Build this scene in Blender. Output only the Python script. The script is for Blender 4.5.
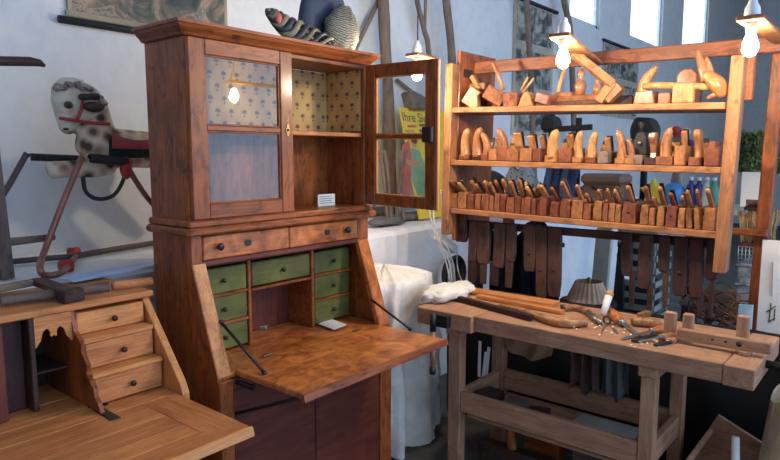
import bpy, bmesh, math, random
from mathutils import Vector, Matrix, Euler, noise
random.seed(7)
S = bpy.context.scene
for o in list(bpy.data.objects): bpy.data.objects.remove(o)
col = S.collection

# ------------------------------------------------------------------ camera
F, PITCH, YAW, H = 625.0, math.radians(6.84), math.radians(39.8), 1.55
FW = Vector((math.cos(YAW)*math.cos(PITCH), math.sin(YAW)*math.cos(PITCH), -math.sin(PITCH)))
RT = Vector((math.sin(YAW), -math.cos(YAW), 0)); UP = RT.cross(FW)
cam = bpy.data.cameras.new('camera'); camo = bpy.data.objects.new('camera', cam); col.objects.link(camo)
camo.matrix_world = Matrix(((RT.x, UP.x, -FW.x, 0), (RT.y, UP.y, -FW.y, 0), (RT.z, UP.z, -FW.z, H), (0, 0, 0, 1)))
cam.sensor_width = 36; cam.lens = F/780*36; cam.clip_start = .05
S.camera = camo
def px(x, y, X=None, Y=None, Z=None):
    """pixel -> point on the plane X=, Y= or Z="""
    d = FW + RT*((x-390)/F) + UP*(-(y-230)/F)
    t = X/d.x if X is not None else (Y/d.y if Y is not None else (Z-H)/d.z)
    return Vector((0, 0, H)) + d*t

# ------------------------------------------------------------------ light
w = bpy.data.worlds.new('world'); S.world = w; w.use_nodes = True
bg = w.node_tree.nodes['Background']; bg.inputs[0].default_value = (.58, .79, 1.12, 1); bg.inputs[1].default_value = 1.55
S.view_settings.view_transform = 'Standard'; S.view_settings.look = 'None'
S.view_settings.exposure = 0.5; S.view_settings.gamma = 1.0; S.view_settings.use_curve_mapping = False
BULB = 520.0

# ------------------------------------------------------------------ materials
MATS = {}
def newmat(name):
    m = bpy.data.materials.new(name); m.use_nodes = True
    return m, m.node_tree, m.node_tree.nodes['Principled BSDF']
def N(nt, t, **kw):
    n = nt.nodes.new(t)
    for k, v in kw.items(): setattr(n, k, v)
    return n
def ramp(nt, fac, stops):
    r = N(nt, 'ShaderNodeValToRGB'); e = r.color_ramp.elements
    e[0].position, e[0].color = stops[0][0], (*stops[0][1], 1)
    e[1].position, e[1].color = stops[-1][0], (*stops[-1][1], 1)
    for p, c in stops[1:-1]:
        x = e.new(p); x.color = (*c, 1)
    nt.links.new(fac, r.inputs[0]); return r.outputs[0]
def mixc(nt, fac, a, b, mode='MIX'):
    m = N(nt, 'ShaderNodeMix', data_type='RGBA', blend_type=mode)
    for i, v in ((0, fac), (6, a), (7, b)):
        if hasattr(v, 'node'): nt.links.new(v, m.inputs[i])
        else: m.inputs[i].default_value = v if i == 0 else (*v, 1)
    return m.outputs[2]
def mth(nt, op, a, b=None, c=None):
    n = N(nt, 'ShaderNodeMath', operation=op)
    for i, v in enumerate((a, b, c)):
        if v is None: continue
        if hasattr(v, 'node'): nt.links.new(v, n.inputs[i])
        else: n.inputs[i].default_value = v
    return n.outputs[0]
def objvec(nt, rnd=True):
    tc = N(nt, 'ShaderNodeTexCoord')
    if not rnd: return tc.outputs['Object'], None
    oi = N(nt, 'ShaderNodeObjectInfo')
    a = N(nt, 'ShaderNodeVectorMath', operation='ADD')
    s = N(nt, 'ShaderNodeVectorMath', operation='SCALE'); s.inputs[0].default_value = (7, 11, 5)
    nt.links.new(oi.outputs['Random'], s.inputs['Scale'])
    nt.links.new(tc.outputs['Object'], a.inputs[0]); nt.links.new(s.outputs[0], a.inputs[1])
    return a.outputs[0], oi.outputs['Random']
def mapped(nt, v, sc):
    m = N(nt, 'ShaderNodeMapping'); m.inputs['Scale'].default_value = sc
    nt.links.new(v, m.inputs['Vector']); return m.outputs[0]
def nz(nt, v, scale, detail=4, dist=0., rough=.5):
    n = N(nt, 'ShaderNodeTexNoise'); nt.links.new(v, n.inputs['Vector'])
    n.inputs['Scale'].default_value = scale; n.inputs['Detail'].default_value = detail
    n.inputs['Distortion'].default_value = dist; n.inputs['Roughness'].default_value = rough
    return n.outputs[0]
def bump(nt, b, h, s=.2, d=.004):
    n = N(nt, 'ShaderNodeBump'); n.inputs['Strength'].default_value = s; n.inputs['Distance'].default_value = d
    nt.links.new(h, n.inputs['Height']); nt.links.new(n.outputs[0], b.inputs['Normal'])
WOODS = {  # light, dark, roughness, coat, per-object variation, mottling
 'walnut': ((.40, .110, .026), (.095, .022, .008), .40, .15, .06, .35),
 'burl':   ((.64, .21, .05), (.16, .035, .009), .34, .25, .06, .62),
 'mahog':  ((.17, .040, .024), (.055, .014, .010), .40, .25, .1, .4),
 'pine':   ((.70, .290, .096), (.36, .110, .032), .46, .15, .14, .25),
 'rack':   ((.44, .20, .085), (.17, .058, .024), .55, .05, .12, .4),
 'beech':  ((.50, .275, .165), (.27, .13, .072), .62, 0, .08, .3),
 'plane':  ((.38, .145, .062), (.11, .034, .015), .42, .15, .7, .4),
 'horn':   ((.52, .25, .105), (.22, .075, .028), .34, .3, .45, .3),
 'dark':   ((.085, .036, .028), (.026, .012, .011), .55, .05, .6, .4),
 'pole':   ((.26, .20, .16), (.10, .072, .058), .8, 0, .3, .4),
 'green':  ((.155, .16, .038), (.028, .034, .012), .45, .2, .25, .7),
 'greyw':  ((.22, .16, .13), (.10, .07, .06), .8, 0, .3, .4),
}
def wood(kind, axis='x'):
    key = kind+axis
    if key in MATS: return MATS[key]
    li, da, ro, coat, var, mot = WOODS[kind]
    m, nt, b = newmat(key)
    v, r = objvec(nt)
    k = 'xyz'.index(axis)
    g = nz(nt, mapped(nt, v, [1.6 if i == k else 15 for i in range(3)]), 2.0, 5, .9)
    f = nz(nt, mapped(nt, v, [4 if i == k else 110 for i in range(3)]), 2.0, 3)
    p = nz(nt, v, 8 if kind == 'burl' else 5.5, 4, 2.2 if kind == 'burl' else .5)
    c = ramp(nt, g, [(.36, da), (.62, li)])
    c = mixc(nt, .45, c, ramp(nt, f, [(.3, tuple(x*.45 for x in da)), (.6, li)]))
    c = mixc(nt, mot, c, ramp(nt, p, [(.3, da), (.7, tuple(min(1, x*1.12) for x in li))]))
    if kind in ('rack', 'plane', 'horn', 'dark', 'beech', 'pine', 'walnut', 'burl', 'greyw'):   # old stains and knots
        st = nz(nt, mapped(nt, v, [5 if i == k else 13 for i in range(3)]), 1.5, 6, 1.2, .7)
        c = mixc(nt, ramp(nt, st, [(.50, (0, 0, 0)), (.66, ({'pine': .3, 'beech': .35, 'burl': .5}.get(kind, .7),)*3)]), c, tuple(x*.38 for x in da))
    h = N(nt, 'ShaderNodeHueSaturation'); nt.links.new(c, h.inputs['Color'])
    nt.links.new(mth(nt, 'MULTIPLY_ADD', r, var, 1-var/2), h.inputs['Value'])
    nt.links.new(mth(nt, 'MULTIPLY_ADD', r, var*.05, .5-var*.025), h.inputs['Hue'])
    nt.links.new(h.outputs[0], b.inputs['Base Color'])
    nt.links.new(mth(nt, 'MULTIPLY_ADD', f, .3, ro-.12), b.inputs['Roughness'])
    b.inputs['Specular IOR Level'].default_value = .32; b.inputs['Coat Weight'].default_value = coat; b.inputs['Coat Roughness'].default_value = .16
    bump(nt, b, f, .25, .002)
    MATS[key] = m; return m
def plain(name, c, rough=.6, metal=0., var=.12, scale=9., c2=None, bmp=0., bscale=60):
    if name in MATS: return MATS[name]
    m, nt, b = newmat(name); v, r = objvec(nt)
    n = nz(nt, v, scale, 5)
    c2 = c2 or tuple(x*(1-var*2.2) for x in c)
    nt.links.new(ramp(nt, n, [(.3, c2), (.65, c)]), b.inputs['Base Color'])
    b.inputs['Roughness'].default_value = rough; b.inputs['Metallic'].default_value = metal
    if bmp: bump(nt, b, nz(nt, v, bscale, 4), bmp, .01)
    MATS[name] = m; return m
def emit(name, c, s):
    m, nt, b = newmat(name)
    b.inputs['Base Color'].default_value = (*c, 1); b.inputs['Emission Color'].default_value = (*c, 1)
    b.inputs['Emission Strength'].default_value = s; MATS[name] = m; return m
def glassmat():
    if 'glass' in MATS: return MATS['glass']
    m, nt, b = newmat('glass')
    out = nt.nodes['Material Output']
    t = N(nt, 'ShaderNodeBsdfTransparent'); t.inputs[0].default_value = (.93, .95, .95, 1)
    g = N(nt, 'ShaderNodeBsdfGlossy'); g.inputs['Roughness'].default_value = .02
    lw = N(nt, 'ShaderNodeLayerWeight'); lw.inputs['Blend'].default_value = .5
    fr = mth(nt, 'MULTIPLY_ADD', mth(nt, 'POWER', lw.outputs['Facing'], 4), .8, .055)
    x = N(nt, 'ShaderNodeMixShader'); nt.links.new(fr, x.inputs[0])
    nt.links.new(t.outputs[0], x.inputs[1]); nt.links.new(g.outputs[0], x.inputs[2])
    nt.links.new(x.outputs[0], out.inputs[0]); MATS['glass'] = m; return m
def wallpaper(axis):
    key = 'wallpaper'+axis
    if key in MATS: return MATS[key]
    m, nt, b = newmat(key); tc = N(nt, 'ShaderNodeTexCoord'); s = N(nt, 'ShaderNodeSeparateXYZ')
    nt.links.new(tc.outputs['Object'], s.inputs[0])
    a = s.outputs['X' if axis == 'x' else 'Y']; z = s.outputs['Z']
    W_, H_ = .066, .050
    rz = mth(nt, 'DIVIDE', z, H_); row = mth(nt, 'FLOOR', rz)
    v = mth(nt, 'SUBTRACT', mth(nt, 'FRACT', rz), .5)
    odd = mth(nt, 'MODULO', row, 2.0)
    u = mth(nt, 'SUBTRACT', mth(nt, 'FRACT', mth(nt, 'ADD', mth(nt, 'DIVIDE', a, W_), mth(nt, 'MULTIPLY', odd, .5))), .5)
    um = mth(nt, 'MULTIPLY', u, W_); vm = mth(nt, 'MULTIPLY', v, H_)
    vv = mth(nt, 'SUBTRACT', vm, .003)
    rad = mth(nt, 'SQRT', mth(nt, 'ADD', mth(nt, 'POWER', um, 2), mth(nt, 'POWER', vv, 2)))
    ang = mth(nt, 'ARCTAN2', um, vv)
    lim = mth(nt, 'MULTIPLY_ADD', mth(nt, 'COSINE', mth(nt, 'MULTIPLY', ang, 7)), .0025, .0115)
    crown = mth(nt, 'MULTIPLY', mth(nt, 'LESS_THAN', rad, lim), mth(nt, 'GREATER_THAN', vv, -.004))
    stem = mth(nt, 'MULTIPLY', mth(nt, 'LESS_THAN', mth(nt, 'ABSOLUTE', um), .0016), mth(nt, 'LESS_THAN', mth(nt, 'ABSOLUTE', mth(nt, 'ADD', vm, .009)), .010))
    leaf = mth(nt, 'LESS_THAN', mth(nt, 'ABSOLUTE', mth(nt, 'SUBTRACT', mth(nt, 'ADD', vm, .017), mth(nt, 'MULTIPLY', mth(nt, 'ABSOLUTE', um), .8))), .0018)
    leaf = mth(nt, 'MULTIPLY', leaf, mth(nt, 'LESS_THAN', mth(nt, 'ABSOLUTE', um), .007))
    f = mth(nt, 'MINIMUM', mth(nt, 'ADD', mth(nt, 'ADD', crown, stem), leaf), 1.0)
    base = ramp(nt, nz(nt, tc.outputs['Object'], 9, 5), [(.3, (.46, .27, .09)), (.7, (.66, .41, .15))])
    nt.links.new(mixc(nt, mth(nt, 'MULTIPLY', f, .85), base, (.075, .05, .085)), b.inputs['Base Color'])
    b.inputs['Roughness'].default_value = .8; MATS[key] = m; return m
def picture(name, stops, scale, dist=1.5):
    m, nt, b = newmat(name); v, r = objvec(nt, False)
    n = nz(nt, v, scale, 8, dist, .62)
    nt.links.new(ramp(nt, n, stops), b.inputs['Base Color']); b.inputs['Roughness'].default_value = .55
    MATS[name] = m; return m
def plaster():
    m, nt, b = newmat('plaster'); v, r = objvec(nt, False)
    n1 = nz(nt, v, 1.3, 6, .4); n2 = nz(nt, v, 14, 5)
    c = ramp(nt, n1, [(.3, (.58, .60, .62)), (.7, (.70, .70, .69))])
    c = mixc(nt, .25, c, ramp(nt, n2, [(.35, (.56, .57, .59)), (.6, (.74, .74, .73))]))
    nt.links.new(c, b.inputs['Base Color']); b.inputs['Roughness'].default_value = .9
    bump(nt, b, n2, .2, .02); MATS['plaster'] = m; return m
PLASTER = plaster()
iron = plain('iron', (.045, .045, .05), .45, .7)
black = plain('black', (.018, .018, .02), .6)
brass = plain('brass', (.30, .19, .07), .4, .8, c2=(.10, .06, .03), scale=120)
steel = plain('steel', (.30, .29, .28), .35, .85)
white = plain('white_plastic', (.75, .77, .8), .4, var=.02)
paper = plain('paper', (.80, .79, .76), .8, var=.04)
linen = plain('linen', (.78, .74, .68), .9, var=.08, scale=14, bmp=.3)
stone = plain('stone', (.16, .15, .15), .85, var=.2, bmp=.4)

# ------------------------------------------------------------------ mesh builder
class MB:
    def __init__(s): s.bm = bmesh.new()
    def _place(s, vs, M):
        if M is not None:
            for v in vs: v.co = M @ v.co
    def box(s, x0, x1, y0, y1, z0, z1, bev=.003, M=None):
        r = bmesh.ops.create_cube(s.bm, size=1)['verts']
        for v in r: v.co = Vector(((x0+x1)/2+v.co.x*(x1-x0), (y0+y1)/2+v.co.y*(y1-y0), (z0+z1)/2+v.co.z*(z1-z0)))
        if bev:
            bev = min(bev, .3*min(abs(x1-x0), abs(y1-y0), abs(z1-z0)))
            es = list({e for v in r for e in v.link_edges})
            g = bmesh.ops.bevel(s.bm, geom=es, offset=bev, segments=1, affect='EDGES', profile=.5)
            r = list({v for f in g['faces'] for v in f.verts})
        s._place(r, M); return s
    def bar(s, p0, p1, w, h, up=(0, 0, 1), bev=.002, taper=1.):
        p0, p1 = Vector(p0), Vector(p1); d = p1-p0; L = d.length; d.normalize()
        sd = d.cross(Vector(up)); 
        if sd.length < 1e-4: sd = d.cross(Vector((1, 0, 0)))
        sd.normalize(); u = sd.cross(d)
        M = Matrix(((d.x, sd.x, u.x, p0.x), (d.y, sd.y, u.y, p0.y), (d.z, sd.z, u.z, p0.z), (0, 0, 0, 1)))
        b = MB(); b.box(0, L, -w/2, w/2, -h/2, h/2, bev)
        if taper != 1:
            for v in b.bm.verts:
                t = 1+(taper-1)*v.co.x/L; v.co.y *= t; v.co.z *= t
        s.join(b, M); return s
    def join(s, o, M=None):
        m = bpy.data.meshes.new('t'); o.bm.to_mesh(m); o.bm.free()
        if M is not None: m.transform(M)
        s.bm.from_mesh(m); bpy.data.meshes.remove(m); return s
    def prism(s, pts, a0, a1, plane='yz', bev=0, M=None):
        """outline pts extruded along the third axis from a0 to a1"""
        def co(p, a):
            return {'yz': (a, p[0], p[1]), 'xz': (p[0], a, p[1]), 'xy': (p[0], p[1], a)}[plane]
        v0 = [s.bm.verts.new(co(p, a0)) for p in pts]; v1 = [s.bm.verts.new(co(p, a1)) for p in pts]
        n = len(pts); fs = [s.bm.faces.new(v0), s.bm.faces.new(v1[::-1])]
        for i in range(n): fs.append(s.bm.faces.new((v0[i], v1[i], v1[(i+1) % n], v0[(i+1) % n])))
        bmesh.ops.recalc_face_normals(s.bm, faces=fs)
        if bev: 
            es = list({e for f in fs for e in f.edges})
            g = bmesh.ops.bevel(s.bm, geom=es, offset=bev, segments=1, affect='EDGES')
            vs = list({v for f in g['faces'] for v in f.verts})
            s._place(vs, M)
        else: s._place(v0+v1, M)
        return s
    def tube(s, pts, r, n=8, sx=1., smooth=True, closed=False):
        pts = [Vector(p) for p in pts]; R = r if isinstance(r, (list, tuple)) else [r]*len(pts)
        rings = []; ref = None
        for i, p in enumerate(pts):
            a = pts[max(i-1, 0)] if not closed else pts[i-1]; c = pts[min(i+1, len(pts)-1)] if not closed else pts[(i+1) % len(pts)]
            d = (c-a).normalized()
            if ref is None:
                ref = Vector((0, 0, 1)) if abs(d.z) < .9 else Vector((1, 0, 0))
            u = (ref-d*ref.dot(d)).normalized(); ref = u; v = d.cross(u)
            rings.append([s.bm.verts.new(p+(u*math.cos(2*math.pi*k/n)+v*sx*math.sin(2*math.pi*k/n))*R[i]) for k in range(n)])
        fs = []; m = len(rings)
        for i in range(m if closed else m-1):
            q = rings[(i+1) % m]
            for k in range(n): fs.append(s.bm.faces.new((rings[i][k], rings[i][(k+1) % n], q[(k+1) % n], q[k])))
        if not closed: fs += [s.bm.faces.new(rings[0][::-1]), s.bm.faces.new(rings[-1])]
        for f in fs: f.smooth = smooth
        return s
    def lathe(s, prof, o=(0, 0, 0), n=16, M=None):
        rings = []; o = Vector(o)
        for r, z in prof:
            rings.append([s.bm.verts.new((r*math.cos(2*math.pi*k/n), r*math.sin(2*math.pi*k/n), z)) for k in range(n)])
        fs = []
        for a, b in zip(rings, rings[1:]):
            for k in range(n): fs.append(s.bm.faces.new((a[k], a[(k+1) % n], b[(k+1) % n], b[k])))
        fs += [s.bm.faces.new(rings[0][::-1]), s.bm.faces.new(rings[-1])]
        for f in fs: f.smooth = True
        M = Matrix.Translation(o) @ (M or Matrix())
        for rg in rings: s._place(rg, M)
        return s
    def ball(s, c, r, seg=14, M=None):
        g = bmesh.ops.create_uvsphere(s.bm, u_segments=seg, v_segments=max(6, seg//2+2), radius=1)['verts']
        r = r if isinstance(r, (list, tuple)) else (r, r, r)
        for v in g:
            for f in v.link_faces: f.smooth = True
            p = Vector((v.co.x*r[0], v.co.y*r[1], v.co.z*r[2]))
            v.co = Vector(c)+((M @ p) if M else p)
        return s
    def grid(s, fn, nu, nv, th=0):
        V = [[s.bm.verts.new(fn(i/nu, j/nv)) for j in range(nv+1)] for i in range(nu+1)]
        fs = [s.bm.faces.new((V[i][j], V[i+1][j], V[i+1][j+1], V[i][j+1])) for i in range(nu) for j in range(nv)]
        for f in fs: f.smooth = True
        if th: bmesh.ops.solidify(s.bm, geom=fs, thickness=th)
        return s
    def build(s, name, mat, parent=None, local=False):
        me = bpy.data.meshes.new(name)
        if parent is not None and not local:
            L = wloc(parent)
            for v in s.bm.verts: v.co -= L
        s.bm.normal_update(); s.bm.to_mesh(me); s.bm.free(); me.materials.append(mat)
        o = bpy.data.objects.new(name, me); col.objects.link(o)
        if parent is not None: o.parent = parent
        return o
def wloc(o):
    v = Vector(o.location)
    while o.parent: o = o.parent; v += o.location
    return v
def thing(name, label, cat, loc, group=None, rot=(0, 0, 0)):
    o = bpy.data.objects.new(name, None); col.objects.link(o); o.empty_display_size = .05
    o.location = loc; o.rotation_euler = rot; o['label'] = label; o['category'] = cat
    if group: o['group'] = group
    return o
def single(mb, name, mat, label, cat, group=None, kind=None):
    """a thing that is one mesh; its origin goes to its base"""
    vs = [v.co for v in mb.bm.verts]
    c = Vector((sum(v.x for v in vs)/len(vs), sum(v.y for v in vs)/len(vs), min(v.z for v in vs)))
    for v in mb.bm.verts: v.co -= c
    o = mb.build(name, mat); o.location = c; o['label'] = label; o['category'] = cat
    if group: o['group'] = group
    if kind: o['kind'] = kind
    return o
def struct(name, mb, mat, parent=None):
    o = mb.build(name, mat, parent)
    if parent is None: o['kind'] = 'structure'
    return o
def box(*a, **k): return MB().box(*a, **k)
def bez(pts, n=8):
    """smooth curve through points (Catmull-Rom)"""
    P = [Vector(p) for p in pts]; P = [P[0]*2-P[1]]+P+[P[-1]*2-P[-2]]; out = []
    for i in range(1, len(P)-2):
        for k in range(n):
            t = k/n; a, b, c, d = P[i-1:i+3]
            out.append(.5*((2*b)+(c-a)*t+(2*a-5*b+4*c-d)*t*t+(3*b-a-3*c+d)*t**3))
    return out+[P[-2]]
def text(name, s, size, mat, M, parent, depth=.001):
    cu = bpy.data.curves.new('txt', 'FONT'); cu.body = s; cu.size = size; cu.extrude = depth
    t = bpy.data.objects.new('txt', cu); col.objects.link(t)
    me = bpy.data.meshes.new_from_object(t.evaluated_get(bpy.context.evaluated_depsgraph_get()))
    bpy.data.objects.remove(t); me.transform(M); 
    L = wloc(parent); me.transform(Matrix.Translation(-L)); me.materials.clear(); me.materials.append(mat); me.name = name
    o = bpy.data.objects.new(name, me); col.objects.link(o); o.parent = parent
    return o

# ------------------------------------------------------------------ the room
WY = 3.12
struct('floor', box(-1.5, 16, -3, WY, -.1, 0, 0), plain('floor_stone', (.10, .095, .09), .85, var=.2, bmp=.3))
WINS = [(6.92, 7.80), (8.88, 10.28), (11.35, 12.95)]
WB = [3.09, 3.15, 3.32]
wb = MB(); prev = -3.0
wb.box(-1.5, 6.92, WY, WY+.5, 0, 5.2, 0)
edges = [6.92, 7.80, 8.88, 10.28, 11.35, 12.95, 16]
for i in range(6):
    x0, x1 = edges[i], edges[i+1]
    if i % 2: wb.box(x0, x1, WY, WY+.5, 0, 5.2, 0)
    else:
        wb.box(x0, x1, WY, WY+.5, 0, WB[i//2], 0); wb.box(x0, x1, WY, WY+.5, 4.9, 5.2, 0)
struct('wall_back', wb, PLASTER)
struct('wall_end', box(16, 16.3, -3, WY+.5, 0, 5.2, 0), PLASTER)
struct('wall_left_unseen', box(-1.5, -1.2, -3, WY, 0, 5.2, 0), PLASTER)  # out of view, added to cut ambient light from the left
struct('wall_front_unseen', box(9.5, 16, -3.3, -3, 0, 5.2, 0), PLASTER)  # unseen stretch of wall, added to dim the far end
struct('ceiling_unseen', box(-1.5, 16.3, -3, WY+.5, 5.2, 5.4, 0), plain('ceiling_boards', (.45, .42, .38), .9))  # unseen, added so daylight comes mainly from behind the camera
# low ledge wall in front of the back wall, with a wavy limewashed top
lg = MB()
def ledge_fn(u, v):
    x = -1.2+u*8.7
    k = v*3
    y, z = (2.46, 0) if k < .5 else (2.46, 1.055) if k < 1.5 else (2.50, 1.08) if k < 2.5 else (WY+.02, 1.085)
    p = Vector((x*2.2, y*2, z*2)); q = noise.noise(p)*.012
    return Vector((x, y+q*(k < 2.5), z+q*.6*(k > .5)))
lg.grid(ledge_fn, 120, 3)
for f in lg.bm.faces: f.smooth = False
struct('wall_ledge', lg, plain('limewash', (.84, .84, .84), .9, var=.12, scale=5, c2=(.66, .70, .78), bmp=.4, bscale=18))
skym = emit('window_daylight', (.70, .92, 1.0), 1.25)
for i, (a, b) in enumerate(WINS):
    z0 = WB[i]
    f = box(a, b, WY+.07, WY+.10, z0, 4.9, 0)
    wo = struct('window_%d' % (i+1), f, skym)
    fr = MB()
    fr.box(a, a+.05, WY+.03, WY+.07, z0, 4.9); fr.box(b-.05, b, WY+.03, WY+.07, z0, 4.9); fr.box(a, b, WY+.03, WY+.07, z0, z0+.05)
    struct('window_frame', fr, plain('window_paint', (.7, .74, .76), .6), wo)

# ------------------------------------------------------------------ secretary (tall, centre)
XL, XR, YF, YB = 1.235, 2.175, 1.95, 2.205
T = thing('secretary_cabinet', 'tall walnut secretary with glazed upper doors and lowered writing flap', 'secretary', (1.70, 2.02, 0))
wx, wy, wz = wood('walnut', 'x'), wood('walnut', 'y'), wood('walnut', 'z')
mz = wood('mahog', 'z'); mx = wood('mahog', 'x')
# cornice
prof = [(0, 1.955), (.012, 1.958), (.018, 1.967), (.034, 1.982), (.040, 1.992), (.046, 1.993), (.046, 2.004), (0, 2.006)]
cb = MB(); rows = []
for d, z in prof:
    rows.append([cb.bm.verts.new(p) for p in ((XL-d, YB, z), (XL-d, YF-d, z), (XR+d, YF-d, z), (XR+d, YB, z))])
for a, b in zip(rows, rows[1:]):
    for k in range(3): cb.bm.faces.new((a[k], a[k+1], b[k+1], b[k]))
cb.bm.faces.new(rows[-1]); cb.bm.faces.new(rows[0][::-1])
for k in (0, 3): cb.bm.faces.new([r[k] for r in (rows if k else rows[::-1])])
cb.bm.faces.new((rows[0][0], rows[0][3], rows[-1][3], rows[-1][0])) if False else None
cb.build('cornice', wx, T)
# upper case
box(XL, XL+.022, YF, YB, 1.30, 1.956).build('case_side', wz, T)
box(XR-.022, XR, YF, YB, 1.30, 1.956).build('case_side', wz, T)
box(XL+.022, XR-.022, YF+.002, YB-.015, 1.936, 1.954).build('case_top', wx, T)
box(XL+.022, XR-.022, YB-.015, YB, 1.30, 1.648, 0).build('back_board', wood('walnut', 'z'), T)
o = box(XL+.022, XR-.022, YB-.015, YB, 1.648, 1.936, 0).build('wallpaper_lining', wallpaper('x'), T); o['label'] = 'ochre paper lining printed with dark sprigs'
box(XR-.025, XR-.0222, YF+.02, YB-.016, 1.66, 1.934, 0).build('wallpaper_lining', wallpaper('y'), T)
box(XL+.0222, XL+.025, YF+.02, YB-.016, 1.66, 1.934, 0).build('wallpaper_lining', wallpaper('y'), T)
box(XL+.024, XR-.024, YF+.012, YB-.016, 1.632, 1.650).build('shelf', wood('pine', 'x'), T)
# closed left door
DX0, DX1, DY0, DY1 = XL+.003, 1.706, YF-.022, YF-.001
D = box(DX0, DX0+.068, DY0, DY1, 1.322, 1.953).build('glazed_door', wz, T)
box(DX1-.062, DX1, DY0, DY1, 1.322, 1.953).build('door_stile', wz, D)
box(DX0+.068, DX1-.062, DY0, DY1, 1.900, 1.953).build('door_rail', wx, D)
box(DX0+.068, DX1-.062, DY0, DY1, 1.322, 1.374).build('door_rail', wx, D)
box(DX0+.068, DX1-.062, DY0+.002, DY1, 1.636, 1.656).build('glazing_bar', wx, D)
bead = MB()
for z0, z1 in ((1.374, 1.380), (1.630, 1.636), (1.656, 1.662), (1.894, 1.900)): bead.box(DX0+.068, DX1-.062, DY0+.006, DY1, z0, z1, .002)
for x0 in (DX0+.068, DX1-.068): bead.box(x0, x0+.006, DY0+.006, DY1, 1.374, 1.900, .002)
bead.build('glazing_bead', wx, D)
box(DX0+.07, DX1-.064, DY0+.012, DY0+.015, 1.376, 1.634, 0).build('pane', glassmat(), D)
box(DX0+.07, DX1-.064, DY0+.012, DY0+.015, 1.658, 1.898, 0).build('pane', glassmat(), D)
es = MB().prism([(1.676+.009*math.cos(t)*(1+.25*math.cos(4*t)), 1.648+.026*math.sin(t)*(1+.12*math.cos(6*t))) for t in [k*math.pi/12 for k in range(24)]], DY0-.003, DY0, 'xz')
e_ = es.build('escutcheon', brass, D); e_['label'] = 'pierced brass keyhole plate'
MB().ball((1.676, DY0-.004, 1.648), .005, 8).build('keyhole_pin', iron, D)
# open right door: swings about its right edge
ang = math.radians(92); HX, HY = XR-.006, YF-.006
def dm(droop=.02):
    return Matrix.Translation((HX, HY, 0)) @ Matrix.Rotation(-math.pi/2-(ang-math.pi/2), 4, 'Z') @ Matrix(((1, 0, 0, 0), (0, 1, 0, 0), (-droop, 0, 1, 0), (0, 0, 0, 1)))
DM = dm(); DW = .405
def dbox(x0, x1, z0, z1, y0=-.011, y1=.011, bev=.003): return MB().box(x0, x1, y0, y1, z0, z1, bev, DM)
D2 = dbox(0, .058, 1.325, 1.953).build('glazed_door', wz, T)
D2['label'] = 'open glazed door'
dbox(DW-.055, DW, 1.325, 1.953).build('door_stile', wz, D2)
dbox(.058, DW-.055, 1.900, 1.953).build('door_rail', wz, D2)
dbox(.058, DW-.055, 1.325, 1.372).build('door_rail', wz, D2)
dbox(.058, DW-.055, 1.628, 1.643, -.009, .009).build('glazing_bar', wood('walnut', 'x'), D2)
dbox(DW, DW+.010, 1.325, 1.953, -.008, .008).build('door_edge_strip', wood('pine', 'z'), D2)
b2 = MB()
for z0, z1 in ((1.372, 1.379), (1.622, 1.628), (1.643, 1.649), (1.893, 1.900)): b2.box(.058, DW-.055, -.006, .006, z0, z1, .001, DM)
for x0 in (.058, DW-.061): b2.box(x0, x0+.006, -.006, .006, 1.372, 1.9, .001, DM)
b2.build('glazing_bead', wood('pine', 'z'), D2)
for z0, z1 in ((1.374, 1.626), (1.645, 1.898)): dbox(.06, DW-.057, z0, z1, -.0015, .0015, 0).build('pane', glassmat(), D2)
dbox(DW-.060, DW-.008, 1.610, 1.675, -.030, -.011).build('lock_box', iron, D2)
for z in (1.42, 1.86): MB().tube([(HX+.002, HY-.004, z-.03), (HX+.002, HY-.004, z+.03)], .007).build('hinge', iron, T)
# waist: deck and mouldings
def tier(d, z0, z1, bev=.006): return box(XL-d, XR+d, YF-d-.006, YB, z0, z1, bev)
tier(.016, 1.292, 1.318).build('waist_deck', wx, T)
tier(.030, 1.264, 1.292, .009).build('waist_moulding', wx, T)
# drawer row
box(XL-.0015, 1.279, YF-.004, YF+.02, 1.160, 1.264).build('drawer_stile', wz, T)
box(2.104, XR+.0015, YF-.004, YF+.02, 1.160, 1.264).build('drawer_stile', wz, T)
bx_ = wood('burl', 'x')
for i, (a, b, kx, hx) in enumerate(((1.282, 1.688, 1.345, 1.480), (1.691, 2.101, 2.020, 1.905))):
    d = box(a, b, YF-.006, YF+.2, 1.170, 1.258, .004).build('drawer', bx_, T)
    kz = 1.216
    MB().lathe([(.004, 0), (.005, .008), (.013, .012), (.015, .018), (.011, .024), (.002, .026)], (kx, YF-.006, kz), 12, Matrix.Rotation(math.pi/2, 4, 'X')).build('knob', iron, d)
    MB().prism([(hx-.011, kz-.012), (hx+.011, kz-.012), (hx+.016, kz+.004), (hx+.009, kz+.012), (hx, kz+.009), (hx-.009, kz+.012), (hx-.016, kz+.004)], YF-.010, YF-.006, 'xz').build('keyhole_plate', iron, d)
box(XL+.024, XR-.024, YF-.002, YB-.02, 1.148, 1.168).build('drawer_rail', mx, T)
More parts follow.
